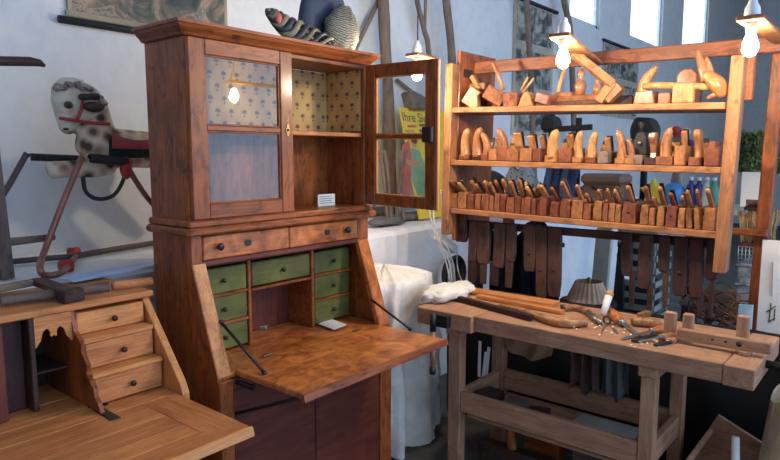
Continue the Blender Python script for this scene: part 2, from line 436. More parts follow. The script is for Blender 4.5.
# slant case
SB = 1.815
side = [(YF, 1.264), (YB, 1.264), (YB, .02), (SB, .02), (SB, .765), (YF, 1.160)]
MB().prism(side, XL, XL+.022, 'yz').build('case_side', wz, T)
MB().prism(side, XR-.022, XR, 'yz').build('case_side', wz, T)
for a, b in ((XL+.001, 1.292), (2.105, XR-.001)):
    n = Vector((0, .395, -.135)).normalized()  # inwards
    p0 = Vector((0, YF-.003, 1.162)); p1 = Vector((0, SB-.004, .770)); 
    nn = Vector((0, -(p1-p0).z, (p1-p0).y)).normalized()
    q = [p0, p1, p1+nn*.028, p0+nn*.028]
    MB().prism([(v.y, v.z) for v in q], a, b, 'yz', .003).build('slant_stile', wood('pine' if a < 1.5 else 'burl', 'z'), T)
box(XL+.022, XR-.022, YB-.015, YB, .02, 1.264, 0).build('back_board', mz, T)
box(XL+.022, XR-.022, SB, YB-.016, .757, .777).build('desk_board', bx_, T)
# pigeonholes and green drawers
GY = 2.025
gm = wood('green', 'x')
cols = [(1.300, 1.536, 3), (1.556, 1.882, 1), (1.904, 2.135, 3)]
for x0, x1 in ((1.538, 1.553), (1.885, 1.901)): box(x0, x1, GY, YB-.016, .777, 1.147).build('divider', wx, T)
box(XL+.023, XR-.023, GY, YB-.016, 1.128, 1.146).build('pigeonhole_rail', mx, T)
for x0, x1, n in cols:
    zz = [.783, .895, 1.010, 1.124] if n == 3 else [1.012, 1.124]
    for k in range(n):
        z0, z1 = zz[k]+.006, zz[k+1]-.006
        d = box(x0+.003, x1-.003, GY+.004, YB-.03, z0, z1, .004).build('drawer', gm, T); d['label'] = 'green-stained small drawer'
        cx = (x0+x1)/2
        MB().lathe([(.003, 0), (.004, .007), (.009, .010), (.009, .015), (.003, .018)], (cx, GY+.004, (z0+z1)/2), 10, Matrix.Rotation(math.pi/2, 4, 'X')).build('knob', iron, d)
        if k: box(x0, x1, GY, YB-.03, zz[k]-.006, zz[k]+.006, .002).build('drawer_runner', wx, T)
box(1.556, 1.882, GY, YB-.03, 1.000, 1.011, .002).build('drawer_runner', wx, T)
# fall flap
FB = MB().box(1.306, 2.100, 1.452, SB-.002, .764, .786, .004)
fl = FB.build('writing_flap', bx_, T)
MB().prism([(1.436, .762), (1.454, .762), (1.454, .786), (1.442, .786)], 1.300, 2.107, 'yz').build('flap_lip', wx, fl)
for p in (px(267, 355, Z=.784), px(357, 330, Z=.784)):
    box(p.x-.022, p.x+.022, p.y-.008, p.y+.008, .784, .7865, .0005).build('hinge', steel, fl)
def rod(a, b, r=.0055): return MB().tube([a, b], r, 8)
s0 = px(221, 322, X=1.297); s1 = px(264.5, 373, Z=.790)
m_ = rod(s0, s1); m_.ball(s1, .010, 8); m_.ball(s0, .009, 8); m_.build('flap_stay', iron, T)
s0 = px(372, 300, X=2.102); s1 = px(410, 329, Z=.790)
m_ = rod(s0, s1); m_.ball(s1, .010, 8); m_.ball(s0, .009, 8); m_.build('flap_stay', iron, T)
s0 = px(236, 413.5, Y=SB-.01); s1 = Vector((1.42, 1.475, .754))
rod(s0, s1, .0065).build('flap_support', iron, T)
box(1.30, 1.315, 1.70, SB, .735, .752).build('loper', iron, T)
# base
box(XL+.001, 1.292, SB-.012, SB+.01, .02, .757).build('base_stile', wz, T)
box(2.098, XR-.001, SB-.012, SB+.01, .02, .757).build('base_stile', wz, T)
box(1.292, 2.098, SB-.010, SB+.01, .715, .757).build('base_rail', mx, T)
box(1.294, 1.694, SB-.004, SB+.012, .06, .713).build('base_door', mx, T)
box(1.698, 2.096, SB-.004, SB+.012, .06, .713).build('base_door', mx, T)
box(XL-.012, XR+.012, SB-.024, YB, 0, .07, .006).build('plinth', wx, T)
# card and papers on the secretary
c = thing('price_card', 'small white printed card propped against the back of the glazed cabinet', 'card', (1.995, YF+.16, 1.318))
p0, p1 = px(318, 205, Y=2.06), px(335, 204, Y=2.06)
c.location = (p0.x, 2.06, 1.318)
box(p0.x, p1.x, 2.06, 2.0615, 1.318, 1.372, 0).build('sheet', paper, c)
for k in range(4): box(p0.x+.008, p1.x-.012-.01*(k % 2), 2.0593, 2.0599, 1.330+.010*k, 1.333+.010*k, 0).build('print_line', plain('ink', (.2, .22, .32), .8), c)
a = [px(x, y, Z=.786) for x, y in ((318, 324), (331, 319), (347, 325), (334, 330))]
single(MB().prism([(v.x, v.y) for v in a], .7865, .788, 'xy'), 'paper_slip', paper, 'white paper slip lying on the open walnut writing flap', 'paper')
a = [px(x, y, Z=.786) for x, y in ((250, 326), (254, 320), (269, 321), (266, 328))]
single(MB().prism([(v.x, v.y) for v in a], .778, .788, 'xy'), 'folded_note', plain('grey_paper', (.5, .5, .52), .6), 'small folded grey paper packet in the open niche between green drawers', 'paper')

# ------------------------------------------------------------------ pine desk, lower left
T = thing('slant_front_desk', 'pine slant-front desk with open flap and stepped little drawers', 'desk', (.66, 2.05, 0))
px_, py_, pz_ = wood('pine', 'x'), wood('pine', 'y'), wood('pine', 'z')
DXL, DXR = .20, 1.112; DYB = 2.36; DH = 1.082
sp = [(2.035, DH-.022), (DYB, DH-.022), (DYB, 0), (1.795, 0), (1.795, .765), (1.812, .800)]
for a in (DXL, DXR-.026): MB().prism(sp, a, a+.026, 'yz', .002).build('side_panel', pz_, T)
box(DXL-.008, DXR+.006, 2.005, DYB+.01, DH-.022, DH, .005).build('top_board', px_, T)
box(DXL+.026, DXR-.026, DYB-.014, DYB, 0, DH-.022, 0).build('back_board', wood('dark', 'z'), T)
for k, (a, b) in enumerate(((1.83, 1.935), (1.937, 2.06), (2.062, DYB-.015))):
    box(DXL+.027, DXR-.027, a, b-.001, .742, .764, .002).build('desk_plank', px_, T)
CX0, CX1 = .834, 1.082
dz = [(.772, .856, 1.905), (.876, .958, 1.955), (.978, 1.048, 2.008)]
for z0, z1, y in dz:
    d = box(CX0+.018, CX1-.003, y, DYB-.03, z0, z1, .003).build('drawer', px_, T)
    kx = (CX0+CX1)/2+.012
    MB().lathe([(.003, 0), (.004, .008), (.010, .012), (.009, .018), (.002, .020)], (kx, y, (z0+z1)/2), 10, Matrix.Rotation(math.pi/2, 4, 'X')).build('knob', iron, d)
for z, y in ((.866, 1.905), (.968, 1.955)): box(CX0+.012, CX1-.001, y-.003, DYB-.03, z-.008, z+.008, .002).build('step_shelf', px_, T)
box(CX1-.002, DXR-.026, 1.84, DYB-.03, .766, .768, 0).build('liner', px_, T)
sc = [(DYB-.03, .766), (DYB-.03, 1.058), (2.02, 1.058), (2.012, 1.030), (1.998, .995), (1.972, .978), (1.952, .962), (1.955, .938), (1.935, .915), (1.920, .900), (1.928, .878), (1.905, .850), (1.885, .835), (1.880, .810), (1.862, .795), (1.845, .766)]
MB().prism(sc, CX0+.004, CX0+.017, 'yz').build('scrolled_divider', wood('walnut', 'z'), T)
NX0, NX1 = .728, CX0+.004
def vz(t):
    # cupid's bow valance outline with two curls
    return 1.008 - .030*math.cos(2*math.pi*t)*(1 if True else 0)
pts = [(NX0, 1.059), (NX0, .965)]
vn = [(.05, .968), (.10, .978), (.15, .984), (.18, .998), (.23, 1.012), (.31, 1.019), (.38, 1.015), (.42, 1.004), (.41, .995), (.45, .990), (.50, .997)]
prof = vn+[(1-a, b) for a, b in vn[::-1][1:]]
pts += [(NX0+(NX1-NX0)*t, z) for t, z in prof]+[(NX1, .965), (NX1, 1.059)]
MB().prism(pts, 2.012, 2.024, 'xz').build('valance', px_, T)
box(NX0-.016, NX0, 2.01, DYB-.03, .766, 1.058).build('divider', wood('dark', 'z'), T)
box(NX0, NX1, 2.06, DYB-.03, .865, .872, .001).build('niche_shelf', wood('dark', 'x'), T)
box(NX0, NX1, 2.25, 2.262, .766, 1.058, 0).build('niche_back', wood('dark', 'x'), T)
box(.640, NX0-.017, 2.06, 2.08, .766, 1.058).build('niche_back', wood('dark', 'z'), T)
box(.50, .640, 2.000, 2.02, .768, 1.056).build('prospect_door', wood('mahog', 'z'), T)
box(DXL+.027, .50, 2.000, 2.03, .768, 1.056).build('drawer_bank', px_, T)
# flap of planks with a mitred end
FY0, FY1, fz0, fz1 = 1.428, 1.828, .742, .764
ed = [FY0+.085, 1.585, 1.690, FY1]
for k in range(3):
    a, b = ed[k], ed[k+1]
    xe0 = DXR-.035-.115; 
    MB().prism([(DXL+.01, a+.0012), (xe0, a+.0012), (xe0, b-.0012), (DXL+.01, b-.0012)], fz0, fz1, 'xy', .0015).build('flap_plank', px_, T)
MB().prism([(xe0+.002, FY1-.001), (xe0+.002, FY0+.086), (DXR-.034, FY0+.001), (DXR-.030, FY1-.001)], fz0, fz1, 'xy', .0015).build('flap_end_batten', py_, T)
MB().prism([(DXL+.01, FY0), (DXR-.035, FY0), (xe0+.001, FY0+.084), (DXL+.01, FY0+.084)], fz0, fz1, 'xy', .0015).build('flap_front_batten', px_, T)
MB().prism([(FY0-.014, fz0-.004), (FY0, fz0-.004), (FY0, fz1), (FY0-.008, fz1-.004)], DXL+.01, DXR-.030, 'yz').build('flap_lip', px_, T)
h0, h1 = px(97, 408, Z=.766), px(116, 419, Z=.766)
hb = MB().bar(h0, h1, .030, .003); h2 = px(88, 407, Z=.766); h3 = px(108, 404, Z=.766); hb.bar(h2, h3, .016, .003); hb.build('iron_hinge', iron, T)
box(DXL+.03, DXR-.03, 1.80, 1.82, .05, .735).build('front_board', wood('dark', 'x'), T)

# wooden screw clamp lying on the pine desk
T = thing('wooden_screw_clamp', 'dark wooden screw clamp with threaded spindle lying on top of the pine desk', 'clamp', (.70, 2.10, DH))
zc = DH+.021
A, B = px(0, 301, Z=zc), px(112, 286, Z=zc)
dirv = (B-A).normalized(); L = (B-A).length
pp = [];
thr = MB(); n = int(L/.0045)
thr.tube([A+dirv*(i*.0045) for i in range(n)], [.0185 if i % 2 else .0125 for i in range(n)], 12)
thr.build('threaded_spindle', wood('greyw', 'x'), T)
E1 = px(152, 281, Z=zc); thr = MB().tube([B, B+dirv*.01, E1], [.013, .016, .015], 12); thr.build('spindle_end', px_, T)
J = A+dirv*(L*.66)
MB().bar(px(60, 297, Z=zc), px(81, 293, Z=zc), .05, .042, bev=.004).build('jaw_block', wood('dark', 'x'), T)
q0, q1 = px(70, 293, Z=zc+.012), px(37, 281, Z=zc+.012)
MB().bar(q0, q1, .045, .024, bev=.004).build('jaw_arm', wood('dark', 'y'), T)
MB().bar(px(40, 281, Z=zc+.012), px(-60, 300, Z=zc+.012), .03, .022, bev=.004).build('frame_bar', wood('greyw', 'x'), T)

# ------------------------------------------------------------------ lamps on wooden arms
RAILX = 3.15
bulbm = emit('bulb_glow', (1.0, .82, .60), BULB)
def lamp(p, q, label):
    """p: bulb centre, q: where the arm meets the rack"""
    T = thing('work_lamp', label, 'lamp', (p.x, p.y, p.z), 'bare bulb lamps around the plane rack')
    z = p.z+.095
    MB().lathe([(.005, -.030), (.017, -.024), (.026, -.006), (.026, .010), (.020, .030), (.014, .046), (.013, .056)], p, 16).build('bulb', bulbm, T)
    MB().lathe([(.016, .054), (.019, .058), (.019, .082)], p, 16).build('socket', white, T)
    MB().lathe([(.024, .106), (.026, .112), (.024, .135), (.016, .15), (.012, .165), (.006, .17)], p, 16).build('socket_cap', white, T)
    a = Vector((p.x-.045, p.y, z)); d = Vector((q.x, q.y, q.z))
    MB().bar(a, d, .085, .018, bev=.004, taper=.75).build('arm', wood('rack', 'x'), T)
    MB().tube([p+Vector((.004, 0, .165)), p+Vector((.006, 0, .5)), p+Vector((.0, 0, 1.6))], .003, 6).build('cable', iron, T)
    return T
lamp(px(563, 61, X=2.42), px(597, 64, X=3.13), 'lit bare bulb on a wooden arm over the middle of the plane rack')
lamp(px(750, 48, X=2.52), Vector((3.13, .46, 2.02)), 'lit bare bulb on a wooden arm at the post of the plane rack')
lp = px(417, 75, X=2.56)
lamp(lp, lp+Vector((.12, .0, .095)), 'lit bare bulb behind the open glazed cabinet door')

# ------------------------------------------------------------------ plane rack
RX = 2.92; RY0, RY1 = .575, 1.985
T = thing('plane_rack', 'open pine rack with three shelves of old wooden planes behind the workbench', 'rack', (3.1, 1.3, 0))
def sz(k, y):
    zl, zr = ((1.812, 1.768), (1.523, 1.499), (1.253, 1.224))[k]
    return zr+(zl-zr)*(y-.6)/(2.0-.6)
rz_ = wood('rack', 'z'); ry_ = wood('rack', 'y')
for k, dep in enumerate((.30, .27, .27)):
    b = MB()
    y0, y1 = RY0+.045, RY1+.005
    b.prism([(y0, sz(k, y0)-.029), (y1, sz(k, y1)-.029), (y1, sz(k, y1)), (y0, sz(k, y0))], RX, RX+dep, 'yz', .003)
    b.build('shelf', ry_, T)
lean = -.022
def lpost(y0, y1, z0, z1, x0, x1, mat, name='post'):
    b = MB().box(x0, x1, y0, y1, z0, z1, .004)
    for v in b.bm.verts: v.co.y += lean*(v.co.z-1.4)
    return b.build(name, mat, T)
lpost(RY0-.005, RY0+.045, 1.05, 1.955, RX-.012, RX+.06, rz_)
lpost(RY1+.008, RY1+.055, 1.10, 2.05, RX-.012, RX+.06, rz_)
lpost(RY1+.031, RY1+.08, 0, 2.0, RX+.38, RX+.44, wood('dark', 'z'))
lpost(RY1+.008, RY1+.03, 1.06, 2.125, RX+.062, RX+.45, wood('walnut', 'z'), 'side_board')
lpost(RY0-.02, RY0+.02, 1.78, 1.98, RX+.12, RX+.16, wood('walnut', 'z'), 'hanging_batten')
lpost(RY0-.100, RY0-.045, 0, 2.10, RX+.33, RX+.385, wood('walnut', 'z'))
lpost(RY0-.10+.0, RY0+.05, 1.185, 1.215, RX+.28, RX+.328, wood('walnut', 'y'), 'cross_bar')
r0, r1 = px(478, 68, X=RAILX), px(795, 43, X=RAILX)
MB().bar(Vector((RAILX, RY1+.0, r0.z)), r1, .03, .066, bev=.004).build('top_rail', wood('plane', 'y'), T)
box(RX+.13, RX+.16, RY0+.03, RY1, 1.135, 1.175).build('hanging_rail', wood('dark', 'y'), T)
for y in (RY0+.07, RY1-.02): box(RX+.08, RX+.13, y-.02, y+.02, 1.13, sz(2, y)-.035).build('rail_bracket', wood('dark', 'z'), T)
b = MB().box(RX+.10, RX+.20, RY1-.006, RY1-.0015, 1.985, 2.03, .001)
b.build('mortise', black, T)

pw_x, pw_z = wood('plane', 'x'), wood('plane', 'z'); hz_ = wood('horn', 'z')
darkx = wood('dark', 'x')
def yr(xa, xb, X):
    a, b = px(xa, 150, X=X).y, px(xb, 150, X=X).y
    return (a+b)/2, abs(a-b)
# ---- bottom shelf: moulding planes, heels towards the room
MOLD = [(452, 458, 22, 0), (458.5, 467, 24, 0), (468, 473.5, 23, 0), (474, 480, 24, 0), (481, 488.7, 24, 0), (489, 493.3, 22, 0), (494, 499, 24, 0), (499.3, 505, 25, 0),
 (506, 514.5, 22, 0), (515, 521, 23, 0), (521.4, 525.5, 22, 0), (526, 532, 23, 0), (532.5, 536.5, 23, 0), (537, 540.7, 22, 0), (541, 548, 24, 0),
 (552, 560, 20, 0), (560.5, 571.5, 24, 0), (572.5, 585, 23, 0), (585.5, 593, 21, 0), (595.5, 604.5, 25, 0), (605, 610.3, 23, 0), (610.6, 617.5, 24, 0), (618, 623.3, 22, 0),
 (624, 638.5, 24, 1), (643, 651.5, 24, 0), (651.8, 657.6, 20, 0), (659, 667, 24, 0), (669, 680, 25, 1), (681, 688, 22, 0), (689.5, 696, 22, 2), (699, 704.5, 23, 2), (705.5, 719, 26, 0)]
for i, (xa, xb, hp, sp_) in enumerate(MOLD):
    cy, wd = yr(xa, xb, RX+.02); h = hp/258.*random.uniform(.93, 1.05); wd = max(wd*.93, .014)
    z0 = sz(2, cy)+.001
    lab = [('thin narrow' if wd < .032 else 'broad' if wd > .046 else 'middling-wide')+' old moulding plane with wedge in the close row on the bottom rack shelf',
           'wide beech moulding plane with round hole in its heel on the bottom rack shelf',
           'moulding plane slumped sideways at the end of the bottom rack shelf'][sp_]
    T = thing('moulding_plane', lab, 'hand plane', (RX+.012+random.uniform(0, .025), cy, z0), 'planes on the bottom shelf', (0, 0, 0))
    if sp_ == 2: T.rotation_euler = (math.radians(-5 if i % 2 else -7), 0, 0)
    Ln = random.uniform(.20, .235)
    b = MB().prism([(-wd/2, 0), (wd/2, 0), (wd/2, h*.62), (wd/2*.82, h*.68), (wd/2*.8, h), (-wd/2*.8, h), (-wd/2, h*.93)], 0, Ln, 'yz', .0022)
    bo = b.build('body', pw_x, T, True)
    if sp_ == 1:
        MB().tube([(-.0008, 0, h*.55), (.004, 0, h*.55)], .007, 10).build('hole', black, bo, True)
    tx = -.03+random.uniform(-.02, .03); tz = h+random.uniform(.045, .085); wt = min(wd*.55, .018)
    p0 = Vector((.085, 0, h*.7)); p1 = Vector((tx+.012, random.uniform(-.012, .004), tz))
    wm = MB().bar(p0, p1, wt, .020, up=(1, 0, 0), bev=.002)
    wm.ball(p1, (wt*.55, wt*.55, .010), 8)
    wm.build('wedge', hz_ if i % 3 else pw_z, T, True)
    MB().bar(p0+Vector((.016, .002, 0)), p1+Vector((.030, .003, -.004+random.uniform(0, .026))), min(wd*.6, .020), .005, up=(1, 0, 0), bev=.0006).build('iron', steel if i % 3 == 1 else iron, T, True)

# ---- middle shelf: horned smoothing planes, blocks and totes
def horn_mesh(h, w, bend=.035, n=12):
    """turned-up front horn: thick foot, waist, rounded tip curling over"""
    pts, rad = [], []; sg = random.choice((-1, -1, 1)); w *= 1.18
    for i in range(n+1):
        t = i/n
        pts.append(Vector((-bend*t*t*.8, sg*(-.10*w*math.sin(t*3.0)+.42*w*t*t*t), t*h)))
        q = .62-.30*t if t < .3 else .53+.02*math.sin((t-.3)*4.5)-.26*(t-.3)
        rad.append(w*q if t < .84 else w*.39*math.sqrt(max(.06, 1-((t-.84)/.16)**2)))
    return MB().tube(pts, rad, 10, .8)
def bench_plane(xa, xb, ytop, base_px, k, label, kind='horn', X=RX+.03, dark=False, bw=None, tilt=0):
    cy, w = yr(xa, xb, X); z0 = sz(k, cy)+.001
    ztop = px((xa+xb)/2, ytop, X=X+.02).z
    T = thing('horned_plane' if kind == 'horn' else 'jack_plane', label, 'hand plane', (X, cy, z0), 'planes on the middle shelf' if k == 1 else 'tools on the top shelf')
    bh = base_px/205.; W = bw if bw else max(.05, w*1.25)
    bm_ = MB().prism([(0, -W*.42), (.05, -W*.5), (.19, -W*.5), (.23, -W*.40), (.23, W*.40), (.19, W*.5), (.05, W*.5), (0, W*.42)], 0, bh, 'xy', .003)
    bm_.build('body', darkx if dark else pw_x, T, True)
    hh = ztop-z0-bh*.6
    if kind == 'horn':
        hm = horn_mesh(hh, w); hm.build('horn', hz_, T, True).location = (.035, tilt, bh*.6)
    elif kind == 'tote':
        m = MB().prism([(-.012, 0), (.075, 0), (.06, hh*.35), (.045, hh*.55), (.035, hh*.8), (.01, hh), (-.035, hh*.98), (-.04, hh*.8), (-.012, hh*.55), (.0, hh*.3)], -w*.36, w*.36, 'xz', .006)
        m.build('tote', hz_, T, True).location = (.05, tilt, bh*.6)
    elif kind == 'knob':
        m = MB().lathe([(w*.3, 0), (w*.22, hh*.25), (w*.45, hh*.55), (w*.48, hh*.75), (w*.3, hh*.96), (w*.05, hh)], (0, 0, 0), 14)
        m.build('knob', hz_, T, True).location = (.04, tilt, bh*.6)
    wz0 = bh
    MB().bar((.13, 0, bh*.6), (.175, 0, bh+max(.03, hh*.45)), W*.42, .012, up=(1, 0, 0)).build('wedge', hz_, T, True)
    MB().bar((.142, 0, bh*.6), (.195, 0, bh+max(.045, hh*.62)), W*.46, .004, up=(1, 0, 0), bev=.0006).build('iron', iron, T, True)
    return T
H1 = 'horned smoothing plane with pale curved grip on the middle rack shelf'
MID = [(459, 467, 129, 6, H1, 'horn', 0, .07), (471, 480, 128, 6, H1, 'horn', 1, .058), (480.5, 487.5, 133, 7, H1, 'horn', 0, None),
 (496, 504, 129, 16, 'horned plane with tall faceted block body beside a black iron', 'horn', 0, .10),
 (545.5, 556, 130, 7, 'horned plane with the stoutest straight grip on the middle shelf', 'horn', 0, .08), (572, 580.5, 131, 6, H1, 'horn', 0, None), (586, 595, 132, 6, H1, 'horn', 0, .06),
 (615, 624, 130, 6, H1, 'horn', 0, None), (626, 632, 139, 6, H1, 'horn', 0, None), (645, 655, 132, 7, 'dark-bodied horned plane leaning beside a black metal plane', 'tote', 1, None), (659, 669.5, 128, 8, 'honey-coloured horned plane with a broad base on the middle shelf', 'horn', 0, .085), (690, 699, 129, 8, 'plane with a pale closed tote near the end of the middle shelf', 'tote', 0, .055)]
for xa, xb, yt, bp, lab, kind, dk, bw in MID: bench_plane(xa, xb, yt, bp, 1, lab, kind, dark=bool(dk), bw=bw)
def block_plane(xa, xb, hp, k, label, wedge=True, X=RX+.02, mat=None, group='planes on the middle shelf', L=.19, slope=True, roof=False, iron_m=None):
    cy, w = yr(xa, xb, X); z0 = sz(k, cy)+.001; h = hp/205.; w *= .95
    T = thing('block_plane', label, 'hand plane', (X, cy, z0), group)
    if roof: pr = [(-w/2, 0), (w/2, 0), (w/2, h*.55), (w*.28, h*.8), (w*.22, h), (-w*.22, h), (-w*.28, h*.8), (-w/2, h*.55)]
    else: pr = [(-w/2, 0), (w/2, 0), (w/2, h), (-w/2, h)]
    MB().prism(pr, 0, L, 'yz', .004).build('body', mat or pw_x, T, True)
    if wedge:
        MB().bar((.10, 0, h*.6), (.055, 0, h+.065), w*.55, .016, up=(1, 0, 0)).build('wedge', hz_, T, True)
        MB().bar((.115, 0, h*.6), (.085, 0, h+.075), w*.6, .005, up=(1, 0, 0)).build('iron', iron_m or iron, T, True)
    return T
block_plane(488, 496, 13, 1, 'small plane with dark mouth and glossy rounded grip on the middle shelf')
block_plane(505, 518, 17, 1, 'coffin plane with black iron cap and raised wedge on the middle shelf', roof=True)
block_plane(519, 531.5, 14, 1, 'square-ended plane with broad slanting wedge on the middle shelf')
block_plane(532, 540, 14, 1, 'reddish narrow block plane beside a square-ended plane')
block_plane(558, 570.5, 15, 1, 'dark plane with wide flared glowing wedge on the middle shelf', mat=pw_x)
block_plane(597, 608, 12, 1, 'grey-brown block plane with black iron in front of a slanted tote', mat=wood('greyw', 'x'))
block_plane(674, 685, 18, 1, 'upright block plane with rounded yellow wedge on the middle shelf')
block_plane(704, 720, 22, 1, 'large house-shaped coffin plane at the end of the middle shelf', roof=True, wedge=False)
# black metal plane
cy, w_ = yr(626, 641, RX+.03); z0 = sz(1, cy)
T = thing('metal_plane', 'black metal bench plane standing on a brown block on the middle shelf', 'hand plane', (RX+.09, cy, z0))
MB().prism([(-.035, 0), (.04, 0), (.04, .045), (-.035, .045)], -.04, .14, 'yz', .003).build('block', wood('greyw', 'x'), T, True)
MB().prism([(-.036, .045), (.03, .045), (.036, .10), (.022, .15), (-.008, .155), (-.03, .12)], .03, .09, 'yz', .006).build('frog', black, T, True)
MB().lathe([(.010, 0), (.008, .02), (.017, .035), (.012, .05), (.002, .053)], (.05, .005, .155), 12).build('knob', black, T, True)
MB().tube([(.025, .0, .10), (.022, -.0, .10)], .012, 10).build('cap_screw', steel, T, True)

# ---- top shelf
def ob(label, name, parts, cat='hand plane', group='tools on the top shelf'):
    """parts: (name, MB, mat) in world coordinates"""
    vs = [v.co for _, m, _ in parts for v in m.bm.verts]
    c = Vector((sum(v.x for v in vs)/len(vs), sum(v.y for v in vs)/len(vs), min(v.z for v in vs)))
    T = thing(name, label, cat, c, group)
    for n, m, mat in parts: m.build(n, mat, T)
    return T
def P(x, y, X=RX+.06): return px(x, y, X=X)
def zt(y): return sz(0, y)+.001
def tblock(x, xe, y, hgt, dep, rotx=0, rotz=0, mat=None, X=RX+.05, lift=0):
    cy, w = yr(x, xe, X); m = MB().box(-dep/2, dep/2, -w/2, w/2, 0, hgt, .004)
    R = Euler((rotx, 0, rotz)).to_matrix().to_4x4(); lo = min((R @ v.co).z for v in m.bm.verts)
    M = Matrix.Translation((X+dep/2, cy, zt(cy)-lo+lift)) @ R
    for v in m.bm.verts: v.co = M @ v.co
    return m
hx_ = wood('horn', 'x')
single(tblock(457, 467, 0, .10, .12, .6, .3), 'fence_block', hz_, 'pale wooden fence block tipped against the post on the top shelf', 'wood block', 'tools on the top shelf')
single(tblock(467.5, 475.5, 0, .068, .05, 0, .1), 'chamfer_block', hz_, 'small upright bright wood block on the top shelf', 'wood block', 'tools on the top shelf')
single(tblock(476, 494, 0, .075, .11, .55, .5), 'rebate_block', pw_x, 'brown wood block resting on its corner on the top shelf', 'wood block', 'tools on the top shelf')
p_ = ob('dark-mouthed plane stacked behind tipped blocks on the top shelf', 'stacked_plane', [('body', tblock(465, 482, 0, .145, .09, 0, .1, X=RX+.17), pw_x), ('wedge', MB().bar(P(480, 90, RX+.17), P(472, 76, RX+.17), .03, .025), hz_)])
y_ = P(503, 100).y
ob('small plane with dowel handle leaning out on the top shelf', 'router_plane', [('body', tblock(500, 513, 0, .075, .14, 0, .2), pw_x), ('sole', tblock(496, 519, 0, .03, .12, X=RX+.19), darkx), ('handle', MB().tube([P(503, 90), P(499, 76), P(493, 63)], [.013, .012, .009], 8), hz_)])
tr = MB().prism([(px(x, 0, X=RX).y, z) for x, z in ((517, 0), (533, 0), (529, .06), (527, .075), (524, .075), (521, .055))], RX+.03, RX+.09, 'yz', .004)
for v in tr.bm.verts: v.co.z += zt(1.5)
ob('fan-shaped wooden foot with two thin sticks on the top shelf', 'fan_plane', [('body', tr, pw_x), ('stick', MB().tube([P(523, 92), P(534, 78)], .006, 6), hz_), ('stick', MB().tube([P(521, 90), P(528, 77)], .006, 6), hz_)])
single(tblock(483, 501, 0, .085, .12, .12, .35, X=RX+.18), 'rebate_plane', wood('plane', 'y'), 'squat reddish plane leaning behind the tipped blocks on the top shelf', 'hand plane', 'tools on the top shelf')
single(tblock(519, 545, 0, .07, .05, 0, .12, X=RX+.19), 'panel_plane', wood('plane', 'y'), 'low dark plane lying behind the fan-shaped foot on the top shelf', 'hand plane', 'tools on the top shelf')
single(tblock(533, 548, 0, .05, .10, .3, -.2, X=RX+.005), 'toothing_plane', pw_x, 'tilted little plane in front of the long plough plane', 'hand plane', 'tools on the top shelf')
def longp(xa, xb, h, X, dep=.07): return tblock(xa, xb, 0, h, dep, X=X)
ob('long low plough plane with turned knobs on the top shelf', 'plough_plane', [('body', longp(536, 603, .05, RX+.07), pw_x), ('sole', longp(534, 606, .022, RX+.03, .04), darkx), ('fence', longp(545, 570, .072, RX+.12, .04), hz_),
   ('knob', MB().lathe([(.022, 0), (.026, .03), (.03, .05), (.022, .07), (.012, .078), (.018, .095), (.02, .115), (.013, .13), (.004, .135)], (RX+.11, P(576, 90).y, zt(1.25)+.05), 14), hz_),
   ('knob', MB().lathe([(.018, 0), (.022, .03), (.018, .05), (.008, .06), (.012, .07), (.003, .078)], (RX+.11, P(593, 90).y, zt(1.2)+.05), 14), hz_),
   ('arm', MB().bar(P(558, 92), P(566, 63), .016, .016), hz_)], 'hand plane')
ob('bright angled wooden plane arm jutting over the top shelf', 'angled_plane', [('arm', MB().bar(px(572, 52, X=RX-.16), px(612, 84, X=RX+.02), .03, .038), wood('rack', 'x')), ('foot', MB().bar(px(613, 82, X=RX+.02), px(599, 101.5, X=RX+.02), .03, .04), wood('rack', 'z')), ('block', MB().bar(px(621, 86, X=RX+.04), px(607, 100, X=RX+.04), .05, .045), hz_)])
single(tblock(604, 627, 0, .045, .09, 0, .3, X=RX+.10), 'dark_plane', wood('dark', 'y'), 'dark squat plane lying behind the bright angled arm', 'hand plane', 'tools on the top shelf')
cy, w_ = yr(634, 649, RX+.05)
T = thing('big_horned_plane', 'jack plane with the tallest hooked horn standing on the top shelf', 'hand plane', (RX+.05, cy, zt(cy)), 'tools on the top shelf')
MB().prism([(-.045, 0), (.05, 0), (.04, .06), (-.035, .06)], 0, .13, 'yz', .005).build('base', hz_, T, True)
MB().tube(bez([(.05, .012, .03), (.05, .02, .07), (.05, .012, .11), (.05, -.012, .145), (.05, -.035, .172)], 5), [.034]*3+[.033]*3+[.032]*3+[.029]*3+[.026]*3+[.022]*3+[.018, .016, .013][:3], 12, .8).build('horn', hz_, T, True)
z_ = zt(.9)
ob('long router plane with round bar and blocky head on the top shelf', 'long_router', [('bar', MB().tube([P(643, 86), P(655, 85.5), P(726, 87)], [.012, .016, .016], 10), hz_), ('head', tblock(669, 690, 0, .085, .10, X=RX+.02), hz_), ('rear_block', tblock(655, 668, 0, .05, .08, X=RX+.06), pw_x), ('leg', tblock(690, 696, 0, .07, .05, X=RX+.05), darkx)])
cy, w_ = yr(673, 691, RX+.17)
T = thing('closed_tote_plane', 'plane with a rounded closed tote seen behind the long router', 'hand plane', (RX+.17, cy, zt(cy)), 'tools on the top shelf')
MB().box(0, .10, -.05, .05, 0, .08).build('body', pw_x, T, True)
MB().prism([(-.045, .08), (.045, .08), (.048, .13), (.035, .155), (.01, .167), (-.02, .163), (-.042, .14)], .02, .06, 'yz', .006).build('tote', wood('burl', 'z'), T, True)
